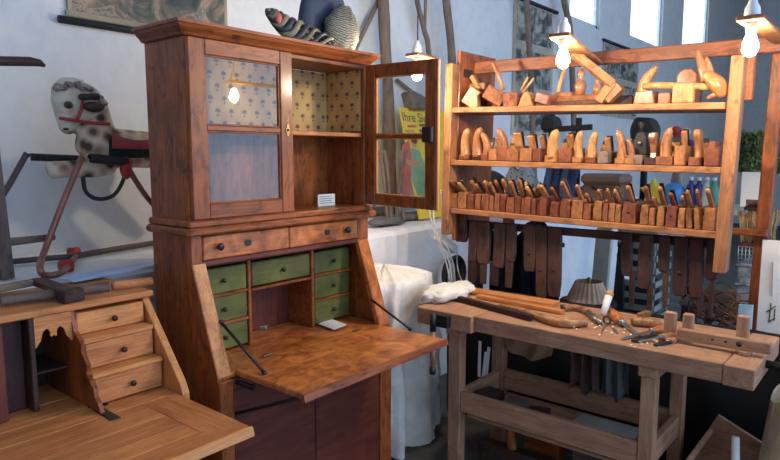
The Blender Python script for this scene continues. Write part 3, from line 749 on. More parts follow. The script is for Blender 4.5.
ob('claw-shaped carved wooden plane handle at the end of the top shelf', 'claw_tool', [('body', MB().tube(bez([P(724, 97), P(720, 88), P(713, 80), P(706, 74)], 5), [.02, .03, .036, .04, .045, .048, .05, .05, .05, .048, .045, .042, .04, .038, .036, .034][:16], 12, .7), hz_), ('finger', MB().tube(bez([P(708, 80), P(702, 65), P(697, 50)], 5), [.03, .028, .026, .024, .022, .02, .018, .016, .014, .012, .009], 10), hz_), ('finger', MB().tube(bez([P(711, 78), P(709, 66), P(706, 57)], 4), [.02, .018, .016, .014, .012, .011, .010, .009, .007], 10), hz_), ('claw', MB().tube(bez([P(725, 92), P(716, 94), P(707, 98.5)], 4), [.018, .017, .016, .015, .014, .012, .011, .010, .008], 10), hz_)], 'tool')

# ---- dark tools hanging under the bottom shelf
HANG = [(453, 465, 218, 242, 0, 0, 0), (466.5, 475, 218, 262, 468, 478, 292), (476, 488, 218, 264, 480, 487, 293), (492, 503.5, 220, 268, 491, 500, 294), (505, 514, 222, 262, 506.5, 514, 292), (524, 536, 222, 272, 0, 0, 0), (537, 548, 222, 300, 0, 0, 0), (549, 562, 223, 298, 0, 0, 0),
 (624, 634.5, 231, 277, 634, 639.5, 313), (641, 655, 231, 290, 653, 659, 316), (662, 673, 234, 273, 668, 674, 309), (678, 692, 234, 297, 0, 0, 0), (695, 709, 236, 299, 705, 711, 324), (710, 724, 236, 281, 717, 723, 322)]
for i, (xa, xb, y0, y1, la, lb, ly) in enumerate(HANG):
    X = 2.985; cy, w_ = yr(xa, xb, X); z1 = px(xa, y1, X=X).z; z0 = min(px(xa, y0, X=X).z, 1.178)
    lab = ('dark wooden clamp body hanging under the rack above the ' if not la else 'dark wooden clamp with narrow tail hanging under the rack above the ')+('pine boards' if xa < 600 else 'chisels and jig')
    T = thing('hanging_clamp', lab, 'clamp', (X, cy, z1), 'dark tools hanging under the rack', (math.radians(random.uniform(-2.2, 2.2)), 0, 0))
    w2 = w_/2; hh = z0-z1
    MB().prism([(-w2, hh), (w2, hh), (w2, hh*.12), (w2*.7, 0), (-w2*.75, 0), (-w2, hh*.2)], 0.025, .055, 'yz', .004).build('body', wood('dark', 'z'), T, True)
    MB().box(.0555, .064, -w2*.5, w2*.5, hh-.04, hh-.012, .002).build('hook_block', wood('dark', 'x'), T, True)
    if la:
        c2, lw_ = yr(la, lb, X+.02); zl = max(px(la, ly, X=X+.02).z, .822)-z1
        MB().prism([(c2-cy-lw_/2, .03), (c2-cy+lw_/2, .03), (c2-cy+lw_*.4, zl), (c2-cy-lw_*.4, zl)], .030, .050, 'yz', .003).build('tail', wood('dark', 'z'), T, True)
    else:
        MB().tube([(.018, 0, hh*.4), (.025, 0, hh*.4)], .008, 8).build('peg', wood('dark', 'x'), T, True)

# ------------------------------------------------------------------ workbench
T = thing('workbench', 'solid beech joiner\'s workbench with end vises and lower stretchers', 'workbench', (2.64, 1.1, 0))
bx, by, bz = wood('beech', 'x'), wood('beech', 'y'), wood('beech', 'z')
BX0, BX1, BZ = 2.385, 2.895, .82
box(BX0, 2.60, .462, 1.488, BZ-.072, BZ, .003).build('top_plank', by, T)
box(2.602, BX1, .462, 1.79, BZ-.072, BZ-.001, .003).build('top_plank', by, T)
box(BX0-.004, BX1, .362, .460, BZ-.075, BZ, .003).build('end_cap', bx, T)
box(BX0-.020, 2.600, 1.490, 1.800, BZ-.080, BZ, .004).build('vise_jaw', bx, T)
for x0 in (BX0+.02, BX1-.085):
    for y0, y1 in ((1.575, 1.640), (.690, .745)):
        box(x0, x0+.055, y0, y1, 0, BZ-.074, .003).build('leg', bz, T)
for y0, y1 in ((1.565, 1.65), (.682, .755)): box(BX0+.012, BX1-.01, y0, y1, BZ-.115, BZ-.073).build('leg_cap', bx, T)
box(BX0+.026, BX0+.056, .747, 1.573, .335, .432).build('stretcher', by, T)
box(BX1-.070, BX1-.040, .747, 1.573, .325, .430).build('stretcher', by, T)
for y0, y1 in ((1.59, 1.62), (.70, .73)): box(BX0+.077, BX1-.086, y0, y1, .33, .42).build('stretcher', bx, T)
for k in range(4):
    box(BX0+.058+k*.095, BX0+.058+k*.095+.090, .772, 1.553, .300, .318).build('shelf_board', by, T)
v0 = px(443, 320, X=BX0-.022)
MB().box(BX0-.05, BX0-.021, v0.y-.045, v0.y+.045, v0.z-.03, v0.z+.03).build('vise_plate', iron, T)
MB().tube([(BX0-.06, v0.y+.03, v0.z+.035), (BX0-.06, v0.y+.03, v0.z-.05)], .016, 10).build('vise_nut', iron, T)
zb = px(437, 375, X=BX0-.06).z
MB().tube([(BX0-.06, v0.y+.03, v0.z-.05), (BX0-.06, v0.y+.03, zb+.03)], .013, 10).build('vise_handle', bz, T)
MB().tube([(BX0-.06, v0.y+.03, zb+.03), (BX0-.06, v0.y+.03, zb)], .016, 10).build('handle_knob', iron, T)
MB().tube([(2.60, .361, .785), (2.60, .20, .785)], .016, 10).build('tail_screw', iron, T)
MB().box(2.48, 2.72, .18, .215, .74, .80).build('tail_jaw', by, T)

# ---- on the bench
def Q(x, y, dz=.01): return px(x, y, Z=BZ+dz)
G = 'tools on the workbench'
single(MB().bar(Q(446, 295, .016), Q(532, 318, .016), .026, .026), 'square_bar', wood('dark', 'y'), 'long dark square bar laid along the edge of the bench', 'bar', G)
for (a, b, w_, lab) in (((462, 289), (556, 304), .085, 'orange pine board along the back edge of the bench'), ((478, 296), (563, 312), .035, 'narrow orange lath in front of the pine board')):
    single(MB().bar(Q(*a, .011), Q(*b, .011), w_, .018), 'board', wood('pine', 'y'), lab, 'board', G)
pth = bez([Q(500, 305, .014), Q(525, 311, .016), Q(545, 319, .018), Q(565, 323, .02), Q(586, 322, .02)], 5)
single(MB().tube(pth, [.008+.013*math.sin(min(1, i/len(pth)*1.25)*math.pi*.55) for i in range(len(pth))], 10), 'spokeshave_handle', hx_, 'curved tapering wooden shave handle lying on the bench', 'tool', G)
o_ = ob('wooden brace with steel ferrule on the bench', 'brace', [('grip', MB().tube(bez([Q(563, 308, .018), Q(572, 307, .018), Q(581, 308.5, .018), Q(588, 312, .018)], 4), .014, 10), hx_), ('ferrule', MB().tube([Q(561, 308, .018), Q(564, 308, .018)], .017, 10), iron), ('bit', MB().tube([Q(588, 312, .018), Q(600, 323, .014)], .012, 10), steel)], 'brace', G)
o_ = ob('small iron caliper with ring lying on the bench', 'caliper', [('ring', MB().tube([Q(607, 320, .02)+Vector((0, .016*math.cos(t), .016*math.sin(t))) for t in [k*math.pi/6 for k in range(12)]], .004, 6, closed=True), iron), ('leg', MB().bar(Q(606, 324, .006), Q(601, 333, .004), .008, .006), steel), ('leg', MB().bar(Q(611, 324, .006), Q(617, 333, .004), .008, .006), steel), ('bar', MB().bar(Q(605, 323, .008), Q(616, 325, .008), .006, .006), iron)], 'caliper', G)
g0 = Q(603, 315, .02); g1 = Q(609, 315, .02)
ob('pale round-headed wooden mallet handle propped up on the bench', 'mallet', [('handle', MB().tube([g0, g0+Vector((.06, .0, .075))], [.014, .017], 10), paper), ('head', MB().ball(g0+Vector((.066, 0, .083)), (.02, .02, .022), 12), hz_)], 'mallet', G)
def chisel(a, b, c, lab, r=.013, name='chisel', blade=.016, dz=.016, hm=None):
    A, B, C = Q(*a, dz+.004), Q(*b, dz), Q(*c, .004)
    d = (B-A)
    ob(lab, name, [('handle', MB().tube([A, A+d*.15, A+d*.5, A+d*.85, B], [r*.7, r*1.1, r*1.25, r, r*.6], 10), hm or wood('burl', 'x')), ('ferrule', MB().tube([B-d*.06, B+d*.04], r*.85, 10), steel), ('blade', MB().bar(B, C, blade, .006), steel)], 'chisel', G)
chisel((609, 310), (622, 323), (640, 336), 'chisel with a fat red-brown handle and broad steel blade', .019)
chisel((671, 327), (652, 331), (622, 339), 'chisel with orange handle pointing its blade to the vise', .015)
chisel((676, 335), (660, 337), (637, 342), 'short chisel with orange handle below the longer chisel', .013, hm=wood('horn', 'x'))
single(MB().bar(Q(633, 341, .007), Q(655, 335, .007), .02, .012), 'plane_iron', iron, 'loose dark plane iron among the chisels', 'plane iron', G)
single(MB().bar(Q(655, 345, .006), Q(670, 342, .006), .02, .010), 'plane_iron', iron, 'shorter loose plane iron beside the frame jig', 'plane iron', G)
single(MB().tube([Q(632, 321, .022), Q(636, 321, .022), Q(676, 325, .022)], [.018, .019, .019], 12), 'dowel', hx_, 'plain round wooden dowel between the chisels and the jig', 'dowel', G)
single(MB().bar(Q(640, 316, .012), Q(648, 313, .012), .03, .022), 'offcut', hx_, 'small pale wood offcut behind the dowel', 'offcut', G)
m = MB()
for k in range(40):
    p = Q(random.uniform(600, 672), 0, 0) if False else Q(*random.choice([(random.uniform(598, 632), random.uniform(326, 338)), (random.uniform(632, 668), random.uniform(338, 350)), (random.uniform(560, 600), random.uniform(318, 331))]), .0015)
    t = random.uniform(0, 6.28); r = random.uniform(.003, .007); n_ = 5; wd_ = random.uniform(.004, .010)
    for j in range(n_):
        a0, a1 = j*.75, (j+1)*.75
        P0 = [Vector((r*math.cos(a)-r, e, r*math.sin(a)*.6)) for a, e in ((a0, 0), (a1, 0), (a1, wd_), (a0, wd_))]
        Mr = Matrix.Rotation(t, 4, 'Z'); vs_ = [m.bm.verts.new(p+(Mr @ q)+Vector((0, 0, .004+r*.4))) for q in P0]; m.bm.faces.new(vs_)
single(m, 'wood_shavings', plain('shaving', (.85, .74, .58), .9, var=.03), 'scattered pale curled wood shavings among the bench tools', 'shavings', kind='stuff')
# frame jig
A, B = px(676, 345, X=2.53), px(773, 351, X=2.53)
jx = 2.535
ya, yb = px(676, 345, X=jx).y, px(771, 345, X=jx).y
T = thing('frame_jig', 'wooden jig of a long rail with three upright pegs standing on the bench', 'jig', (jx, (ya+yb)/2, BZ), G)
box(jx, jx+.03, yb, ya, BZ+.018, BZ+.060).build('rail', by, T)
for xa, xb, yt in ((674, 686, 313), (693, 704, 315), (749, 762, 317)):
    cy, w_ = yr(xa, xb, jx+.045); zt_ = px((xa+xb)/2, yt, X=jx+.045).z
    box(jx+.031, jx+.06, cy-w_/2, cy+w_/2, BZ+(.012 if True else 0), zt_, .005).build('peg', bz, T)
for xa, xb in ((676, 687), (753, 764)):
    cy, w_ = yr(xa, xb, jx); box(jx-.012, jx+.05, cy-w_/2, cy+w_/2, BZ+.0005, BZ+.0175).build('foot', bz, T)
for x in (724, 738, 752): 
    y_ = yr(x, x+1, jx)[0]; MB().tube([(jx-.002, y_, BZ+.04), (jx+.001, y_, BZ+.04)], .005 if x < 750 else .010, 10).build('bolt', iron, T)
# ------------------------------------------------------------------ back wall: prints, poles
def pic_y(x, y): return px(x, y, Y=WY-.02)
T = thing('landscape_print', 'wide landscape print with dark bottom rod hanging on the plaster wall', 'picture', (1.82, WY-.02, 2.16))
a, b = pic_y(66, 12).x, pic_y(229, 12).x
pm = picture('landscape', [(.30, (.018, .022, .02)), (.42, (.07, .085, .06)), (.49, (.19, .13, .085)), (.54, (.34, .24, .16)), (.60, (.07, .10, .085)), (.72, (.20, .24, .23))], 6.0, 1.4)
box(a+.03, b-.03, WY-.016, WY-.008, 2.225, 2.80, 0).build('canvas', pm, T)
bd = plain('print_border', (.34, .29, .21), .8)
for x0, x1, z0, z1 in ((a, b, 2.200, 2.225), (a, b, 2.80, 2.83), (a+.01, a+.03, 2.225, 2.80), (b-.03, b-.01, 2.225, 2.80)): box(x0, x1, WY-.018, WY-.008, z0, z1, .001).build('border', bd, T)
MB().tube([(a-.035, WY-.02, 2.178), (b+.035, WY-.02, 2.178)], .018, 10).build('bottom_rod', black, T)
def scroll(xa, xb, z0, z1, label, nrow):
    a, b = pic_y(xa, 50).x, pic_y(xb, 50).x
    T = thing('school_chart', label, 'wall chart', ((a+b)/2, WY-.02, z0))
    box(a, b, WY-.012, WY-.006, z0, z1, 0).build('sheet', plain('chart_paper', (.50, .45, .35), .8), T)
    ink = picture('chart_ink'+str(nrow), [(.40, (.045, .05, .055)), (.50, (.2, .2, .18)), (.58, (.42, .39, .31))], 8, 1.)
    hh = (z1-z0)/nrow
    for k in range(nrow): box(a+.06, b-.06, WY-.014, WY-.012, z0+hh*k+.05, z0+hh*(k+1)-.03, 0).build('illustration', ink, T)
    MB().tube([(a-.04, WY-.026, z1), (b+.04, WY-.026, z1)], .02, 8).build('rod', black, T)
scroll(514, 554, 1.75, 3.08, 'faded school chart of dark illustrations hanging behind the rack', 3)
scroll(604, 640, 2.05, 2.98, 'pale framed chart with a dark heading on the far wall', 2)
def pole(pts, rad, lab, Y=2.98, mat='pole', rough=.006, n=8):
    q = []
    base = [px(x, y, Y=Y) for x, y in pts]
    cur = bez(base, 8) if len(base) > 2 else [base[0].lerp(base[1], i/10) for i in range(11)]
    R = []
    for i, p in enumerate(cur):
        q.append(p+Vector((noise.noise(p*3)*rough, 0, 0))); R.append(rad*(1+.12*noise.noise(p*5)))
    return MB().tube(q, R, n)
G = 'poles leaning on the wall'
def spole(pts, rad, lab, Y=2.98, **k):
    m = pole(pts, rad, lab, Y, **k); return single(m, 'leaning_pole', wood('pole', 'z'), lab, 'pole', G)
def foot(x, Y=2.98):  # pixel y of the ledge top under the pole
    lo, hi = 150., 400.
    for _ in range(40):
        m = (lo+hi)/2
        if px(x, m, Y=Y).z > 1.092: lo = m
        else: hi = m
    return lo
spole([(380, -60), (385, 40), (389, 110), (392, foot(392))], .040, 'thick grey weathered post leaning behind the open cabinet door')
spole([(392, -40), (376, 5), (354, 52), (334, 95), (300, foot(300, 3.05))], .016, 'thin dark stick leaning behind the carved ornament', 3.05)
T = thing('forked_branch', 'bare forked branch leaning between two poles on the wall', 'branch', px(435, foot(435, 3.03), Y=3.03), G)
pole([(411, -50), (417, 0), (424, 30), (429, 62), (435, foot(435, 3.03))], .020, '', 3.03).build('stem', wood('pole', 'z'), T)
pole([(426, -50), (425.5, 0), (424.5, 28)], .014, '', 3.03).build('fork', wood('pole', 'z'), T)
spole([(441, -50), (446.5, 5), (452, 60), (459, foot(459))], .033, 'straight debarked pole beside the rack side board')
spole([(524, -60), (527, 10), (531, 80), (535, foot(535))], .030, 'grey pole standing in front of the school chart')
spole([(556, -60), (564, 0), (571, 45), (576, foot(576))], .034, 'dark pole leaning beside the far window')
spole([(397, 80), (412, 92), (437, 110), (470, foot(470, 3.09)-40), (500, foot(500, 3.09))], .015, 'slanting stick crossing above the yellow poster', 3.09)
for k, (x0, x1) in enumerate(((379, 388), (384, 392), (401, 404), (406, 396))):
    f_ = foot(x1, 2.66)
    single(pole([(x0, 150), ((x0+x1)/2, 175), (x1, f_)], .012, '', 2.66, n=6), 'dry_reed', wood('pole', 'z'), 'thin dry reed standing on the ledge behind the open cabinet door', 'reed', 'reeds behind the door')
# yellow poster
p0, p1 = px(398, 107, Y=2.86), px(449, 105, Y=2.86)
zb_ = 1.095; lean_ = (2.86-2.66)/(p0.z-zb_)
T = thing('yellow_poster', 'yellow advertising board with dark lettering and a woman in green standing on the ledge', 'poster', ((p0.x+p1.x)/2, 2.66, zb_))
def PM(x, z, d=0):  # poster plane coordinates -> world
    return Vector((x, 2.66+lean_*(z-zb_)-d, z))
def pslab(pts, mat, name, d0, d1):
    m = MB(); f0 = [m.bm.verts.new(PM(x, z, d0)) for x, z in pts]; f1 = [m.bm.verts.new(PM(x, z, d1)) for x, z in pts]
    m.bm.faces.new(f0); m.bm.faces.new(f1[::-1]); n = len(pts)
    for i in range(n): m.bm.faces.new((f0[i], f1[i], f1[(i+1) % n], f0[(i+1) % n]))
    bmesh.ops.recalc_face_normals(m.bm, faces=m.bm.faces)
    return m.build(name, mat, T)
X0, X1, ZT = p0.x, p1.x, p0.z
yel = plain('poster_yellow', (.85, .60, .05), .5, var=.08)
pslab([(X0, zb_), (X1, zb_), (X1, ZT), (X0+.02, ZT)], yel, 'board', -.012, 0)
def blob(cx, cz, rx, rz, n=14, rot=0):
    return [(cx+rx*math.cos(t)*math.cos(rot)-rz*math.sin(t)*math.sin(rot), cz+rx*math.cos(t)*math.sin(rot)+rz*math.sin(t)*math.cos(rot)) for t in [2*math.pi*k/n for k in range(n)]]
def pp(x, y):
    v = px(x, y, Y=2.76)
    for _ in range(8): v = px(x, y, Y=2.66+lean_*(v.z-zb_))
    return (v.x, v.z)
skin = plain('print_skin', (.62, .30, .18), .6); grn = plain('print_green', (.22, .42, .24), .6); pink = plain('print_red', (.60, .13, .10), .6); prn = plain('print_brown', (.12, .05, .03), .6); cr = plain('print_cream', (.65, .55, .35), .6)
pslab([pp(402, 145), pp(409, 140), pp(412, 160), pp(409, 200), pp(405, 203)], pink, 'printed_figure', .0005, .001)
pslab([pp(411, 148), pp(419, 150), pp(425, 165), pp(427, 196), pp(420, 201), pp(411, 178)], grn, 'printed_dress', .0012, .0016)
pslab(blob(*pp(414, 143), .035, .035), skin, 'printed_face', .0012, .0016)
pslab(blob(*pp(414, 140), .038, .028), prn, 'printed_hair', .0018, .0022)
pslab([pp(402, 158), pp(410, 160), pp(420, 163), pp(419, 167), pp(408, 165)], skin, 'printed_arm', .0024, .0028)
pslab(blob(*pp(427, 173), .03, .045), pink, 'printed_cloth', .0006, .001)
x0, z0_ = pp(402.5, 121)
def txt(s, x, y, size, mat, sx=1.):
    x0, z0 = pp(x, y)
    M = Matrix.Translation(PM(x0, z0, .002)) @ Matrix.Rotation(math.pi/2-math.atan(lean_), 4, 'X') @ Matrix.Diagonal((sx, 1, 1, 1))
    text('lettering', s, size, mat, M, T, .0006)
inkb = plain('poster_ink', (.05, .06, .07), .6)
txt('Ihre Sie', 402.5, 121, .098, inkb, 1.0)
for k, (xa, xb, y, mt) in enumerate(((407, 416, 125, pink), (419, 430, 124, inkb), (419, 431, 129.5, inkb), (405, 414, 130, skin))):
    q0, q1 = pp(xa, y), pp(xb, y); pslab([q0, q1, (q1[0], q1[1]-.018), (q0[0], q0[1]-.018)], mt, 'print_line', .0005, .001)
hp = [px(x, y, Y=2.84) for x, y in ((406, 93), (411, 91), (420, 96), (431, 106), (430, 110), (410, 110), (409, 104))]
m = MB().prism([(v.x, v.z) for v in hp], 2.80, 2.90, 'xz', .012)
single(m, 'felt_cap', plain('felt', (.13, .13, .12), .95, bmp=.4), 'crumpled dark grey felt cap perched on top of the yellow poster', 'cap')
# slates and stones on the ledge, right of the secretary
for i, (xa, xb, y, hgt, lab) in enumerate(((371, 394, 217, .05, 'rounded grey stone on the ledge beside the secretary'), (376, 412, 226, .035, 'flat dark slate lying on the front of the ledge'), (398, 432, 221, .03, 'thin long slate lying on the ledge under the open door'))):
    a, b = px(xa, y, Z=1.095), px(xb, y-4, Z=1.095)
    c_ = (a+b)/2; L_ = (b-a).length
    m = MB().ball((0, 0, 0), (L_/2, .09, hgt), 16)
    for v in m.bm.verts: v.co *= 1+.35*noise.noise(v.co*9+Vector((i*5, 0, 0))); v.co.z = max(-hgt*.6, min(hgt*.7, v.co.z)); 
    for v in m.bm.verts: v.co += Vector((c_.x, c_.y+.04+i*.02, 1.092+hgt*.6))
    single(m, 'slate', stone, lab, 'stone', 'stones on the ledge')

# ------------------------------------------------------------------ carved ornament on the secretary
T = thing('carved_ornament', 'painted carved ornament with ribbed cream shell and dark blue back on the cabinet top', 'ornament', (2.0, 2.08, 2.006))
def OR(x, y, Y): return px(x, y, Y=Y)
c0 = OR(340, 30, 2.06)
m = MB().ball((0, 0, 0), (.10, .05, .125), 40)
for v in m.bm.verts:
    t = math.atan2(v.co.z+.16, v.co.x); rr = math.hypot(v.co.x, v.co.z+.16)
    v.co *= 1+.035*math.sin(t*38)+.05*math.sin(rr*70)
M_ = Matrix.Translation((c0.x+.0, 2.05, 2.006+.095)) @ Matrix.Rotation(.25, 4, 'Y')
for v in m.bm.verts: v.co = M_ @ v.co; v.co.z = max(v.co.z, 2.0065)
shellm, nt, b = newmat('ribbed_shell'); v_, r_ = objvec(nt, False)
wv = N(nt, 'ShaderNodeTexWave', wave_type='RINGS', bands_direction='Y'); wv.inputs['Scale'].default_value = 40; wv.inputs['Distortion'].default_value = 5; wv.inputs['Detail Scale'].default_value = 1.5
nt.links.new(v_, wv.inputs['Vector']); nt.links.new(ramp(nt, wv.outputs[0], [(.3, (.022, .026, .026)), (.6, (.22, .20, .15))]), b.inputs['Base Color']); b.inputs['Roughness'].default_value = .6
m.build('ribbed_shell', shellm, T)
navy = plain('navy', (.018, .024, .05), .6, c2=(.03, .05, .09))
c1 = OR(322, 4, 2.13)
m = MB().ball((c1.x+.02, 2.14, 2.13), (.16, .05, .22), 24)
for v in m.bm.verts: v.co.x += .02*noise.noise(v.co*11); v.co.z = max(v.co.z+.02*noise.noise(v.co*8), 2.0065)
m.build('blue_back', navy, T)
ptn, nt, b = newmat('patterned_scroll'); v_, r_ = objvec(nt, False)
vo = N(nt, 'ShaderNodeTexVoronoi', feature='DISTANCE_TO_EDGE'); vo.inputs['Scale'].default_value = 42; nt.links.new(v_, vo.inputs['Vector'])
nt.links.new(ramp(nt, vo.outputs['Distance'], [(.03, (.22, .17, .11)), (.10, (.03, .035, .045)), (.34, (.025, .03, .04)), (.45, (.4, .4, .38))]), b.inputs['Base Color'])
pth = bez([OR(267, 12, 2.0), OR(276, 19, 2.0), OR(290, 29, 2.0), OR(310, 36, 2.0), OR(332, 44, 2.0)], 6)
cream_ = plain('strand_cream', (.24, .21, .15), .7); dk_ = plain('strand_dark', (.03, .035, .045), .6); olive_ = plain('strand_olive', (.14, .12, .07), .7)
N_ = len(pth)
for j in range(6):
    ph = j*math.pi/3; q_ = []
    for i, p in enumerate(pth):
        e_ = i/(N_-1); R_s = .004+.036*math.sin(math.pi*min(.85, e_*.78+.03)); a_ = ph+e_*11
        q_.append(p+Vector((-.25*R_s*math.cos(a_), .6*R_s*math.sin(a_), R_s*math.cos(a_))))
    q_ = bez(q_, 2)
    for v in q_: v.z = max(v.z, 2.020)
    MB().tube(q_, [.005+.009*math.sin(math.pi*min(.9, i/(len(q_)-1)+.08)) for i in range(len(q_))], 7).build('braid_strand', (dk_, cream_, dk_, olive_, dk_, cream_)[j], T)
MB().ball(OR(278, 18, 1.985), (.018, .016, .024), 10).build('red_bead', pink, T)

# ------------------------------------------------------------------ rocking horse on the ledge
HYP = 2.74
def hp_(x, y, dy=0): return px(x, y, Y=HYP+dy)
T = thing('rocking_horse', 'dappled toy horse with red saddle slung on springs in a tubular frame on the ledge', 'rocking horse', (hp_(110, 200).x, HYP, 1.09))
def loft(m, rows, n=16):
    """rows: (point, half height, half thickness, tilt dir)"""
    rg = []
    for i, (p, a, b) in enumerate(rows):
        q = rows[min(i+1, len(rows)-1)][0]; r = rows[max(i-1, 0)][0]; d = (q-r).normalized()
        u = Vector((-d.z, 0, d.x)); 
        rg.append([m.bm.verts.new(p+u*a*math.cos(2*math.pi*k/n)+Vector((0, b*math.sin(2*math.pi*k/n), 0))) for k in range(n)])
    for s0, s1 in zip(rg, rg[1:]):
        for k in range(n): m.bm.faces.new((s0[k], s0[(k+1) % n], s1[(k+1) % n], s1[k]))
    m.bm.faces.new(rg[0][::-1]); m.bm.faces.new(rg[-1])
m = MB()
loft(m, [(hp_(67, 134), .014, .018), (hp_(67.5, 131), .032, .029), (hp_(67, 124), .037, .033), (hp_(66.5, 115), .048, .040), (hp_(67.5, 104), .068, .048), (hp_(70, 94), .078, .050), (hp_(74, 86), .062, .042), (hp_(78, 80), .02, .02)])   # head, nose down
loft(m, [(hp_(79, 86), .03, .025), (hp_(87, 95), .054, .040), (hp_(93, 108), .066, .046), (hp_(95, 124), .078, .058), (hp_(96, 140), .085, .075), (hp_(103, 154), .085, .085)])   # neck and chest
loft(m, [(hp_(78, 146), .03, .04), (hp_(90, 145), .075, .08), (hp_(115, 148), .088, .09), (hp_(150, 150), .085, .09), (hp_(185, 148), .09, .092), (hp_(205, 146), .06, .06)])  # barrel
for dy in (-.045, .055):
    loft(m, [(hp_(112, 162, dy), .05, .034), (hp_(95, 168, dy), .044, .032), (hp_(78, 169, dy), .038, .028), (hp_(62, 169, dy), .036, .028), (hp_(51, 170, dy), .038, .030), (hp_(47, 171, dy), .024, .02)])
    loft(m, [(hp_(180, 155, dy), .05, .035), (hp_(195, 172, dy), .035, .03), (hp_(208, 186, dy), .026, .024), (hp_(216, 192, dy), .02, .02)])
for dy in (-.03, .03): loft(m, [(hp_(80, 88, dy), .014, .01), (hp_(82, 82, dy), .012, .008), (hp_(83, 77, dy), .003, .003)])
tmp = m.build('tmp', black); md = tmp.modifiers.new('r', 'REMESH'); md.mode = 'VOXEL'; md.voxel_size = .009; ms = tmp.modifiers.new('s', 'SMOOTH'); ms.iterations = 5; ms.factor = .6
me = bpy.data.meshes.new_from_object(tmp.evaluated_get(bpy.context.evaluated_depsgraph_get())); bpy.data.objects.remove(tmp)
me.transform(Matrix.Translation(-Vector(T.location)))
hm, nt, b = newmat('dappled_coat'); v_, r_ = objvec(nt, False)
sp3 = N(nt, 'ShaderNodeSeparateXYZ'); nt.links.new(v_, sp3.inputs[0])
vo = N(nt, 'ShaderNodeTexVoronoi'); vo.inputs['Scale'].default_value = 19; nt.links.new(v_, vo.inputs['Vector'])
dap = ramp(nt, vo.outputs['Distance'], [(.24, (.035, .022, .018)), (.46, (.36, .23, .15)), (.70, (.55, .45, .34))])
nt.links.new(mixc(nt, mth(nt, 'MULTIPLY', mth(nt, 'GREATER_THAN', mth(nt, 'SUBTRACT', sp3.outputs['Z'], mth(nt, 'MULTIPLY', sp3.outputs['X'], .6)), .665), .92), dap, ramp(nt, nz(nt, v_, 14, 4), [(.35, (.42, .27, .15)), (.55, (.60, .54, .44))])), b.inputs['Base Color'])
b.inputs['Roughness'].default_value = .45
me.materials.clear(); me.materials.append(hm); me.name = 'body'
for p in me.polygons: p.use_smooth = True
ho = bpy.data.objects.new('body', me); col.objects.link(ho); ho.parent = T
for dy in (-1,):
    MB().ball(hp_(68.5, 105, -.046), (.019, .010, .016), 12).build('eye', prn, ho)
    MB().ball(hp_(68.5, 105, -.054), (.010, .006, .009), 8).build('pupil', black, ho)
MB().ball(hp_(66, 129, -.033), (.012, .006, .006), 8).build('nostril', black, ho)
mn = MB()
for k in range(16):
    t = k/15; p = hp_(57+t*48, 90-13*math.sin(t*math.pi*.9)+t*20, -.052+.02*random.random()-.0*t)
    mn.ball(p+Vector((random.uniform(-.008, .008), 0, random.uniform(-.008, .012))), (.016, .018, .013), 8)
mo = mn.build('mane', plain('mane', (.45, .40, .36), .9, c2=(.10, .05, .05), scale=40), ho); mo['kind'] = 'stuff'
red = plain('bridle_red', (.42, .03, .035), .5)
def strap(pts, dy=-.052): return MB().tube(bez([hp_(x, y, dy+d) for x, y, d in pts], 5), .0065, 6)
strap([(59, 118, .012), (66, 119, 0), (78, 121, 0), (92, 123, -.008), (110, 124, -.018)]).build('noseband', red, ho)
strap([(83, 101, .006), (81, 111, 0), (77.5, 120, 0)]).build('cheek_strap', red, ho)
MB().tube([hp_(79, 97, -.075), hp_(81, 97, -.075), hp_(98, 96.5, -.06)], [.008, .013, .013], 10).build('hand_grip', black, ho)
MB().ball(hp_(94, 107, -.06), (.045, .02, .022), 12).build('leather_pad', plain('pad_dark', (.05, .018, .016), .6), ho)
sd_ = MB().grid(lambda u, v: hp_(112+u*60, 151-(23-8*math.sin(min(1, u*2)*math.pi*.5)+2*u)*math.cos((v-.5)*2.9), -.108*math.sin((.5-v)*-2.9)), 16, 16, .014)
sd_.build('saddle', plain('saddle_red', (.62, .10, .12), .35), T)
bl_ = MB().grid(lambda u, v: hp_(109+u*60, 152-(21-5*math.sin(min(1, u*2)*math.pi*.5))*math.cos((v-.5)*3.9), -.102*math.sin((.5-v)*-3.9)), 16, 16, .010)
bl_.build('saddle_cloth', plain('cloth_green', (.012, .05, .04), .7), T)
cop = plain('frame_copper', (.30, .11, .085), .4, .3)
ft = hp_(82, 157, -.13)
A_ = px(40, 276, Z=1.106); 
fr_ = bez([ft, hp_(64, 200, -.15), hp_(45, 250, -.16), A_+Vector((-.0, -.005, .03)), A_+Vector((.02, .0, 0)), px(62, 272, Z=1.106), px(76, 256, Z=1.106)], 5)
MB().tube(fr_, .0125, 10).build('frame_leg', cop, T)
MB().tube([px(76, 256, Z=1.106), px(110, 250, Z=1.106), px(160, 242, Z=1.106)], .014, 10).build('base_rail', plain('frame_dark', (.09, .06, .055), .5), T)
MB().tube(bez([hp_(27, 153, .12), hp_(12, 180, .13), hp_(-6, 212, .14), hp_(-22, 260, .14), px(-18, 268, Z=1.106), px(10, 262, Z=1.106), px(76, 256, Z=1.106)], 5), .0125, 10).build('frame_leg', plain('frame_dark', (.1, .1, .1), .5), T)
MB().tube(bez([hp_(125, 162, -.1), hp_(134, 178, -.11), hp_(146, 196, -.12), hp_(160, 212, -.12)], 4), .012, 10).build('frame_leg', cop, T)
MB().tube(bez([hp_(83, 178, -.08), hp_(86, 192), hp_(98, 199), hp_(114, 195), hp_(124, 178), hp_(126, 160)], 5), .009, 8).build('stirrup_bar', black, T)
def spring(a, b, r=.016, turns=22):
    d = b-a; m = MB(); n = turns*8; u = Vector((0, 1, 0)); w_ = d.normalized().cross(u)
    m.tube([a+d*(i/n)+(u*math.cos(i*math.pi/4)+w_*math.sin(i*math.pi/4))*r for i in range(n+1)], .004, 5); return m
spring(hp_(90, 158, -.12), hp_(127, 162, -.10), .017).build('spring', iron, T)
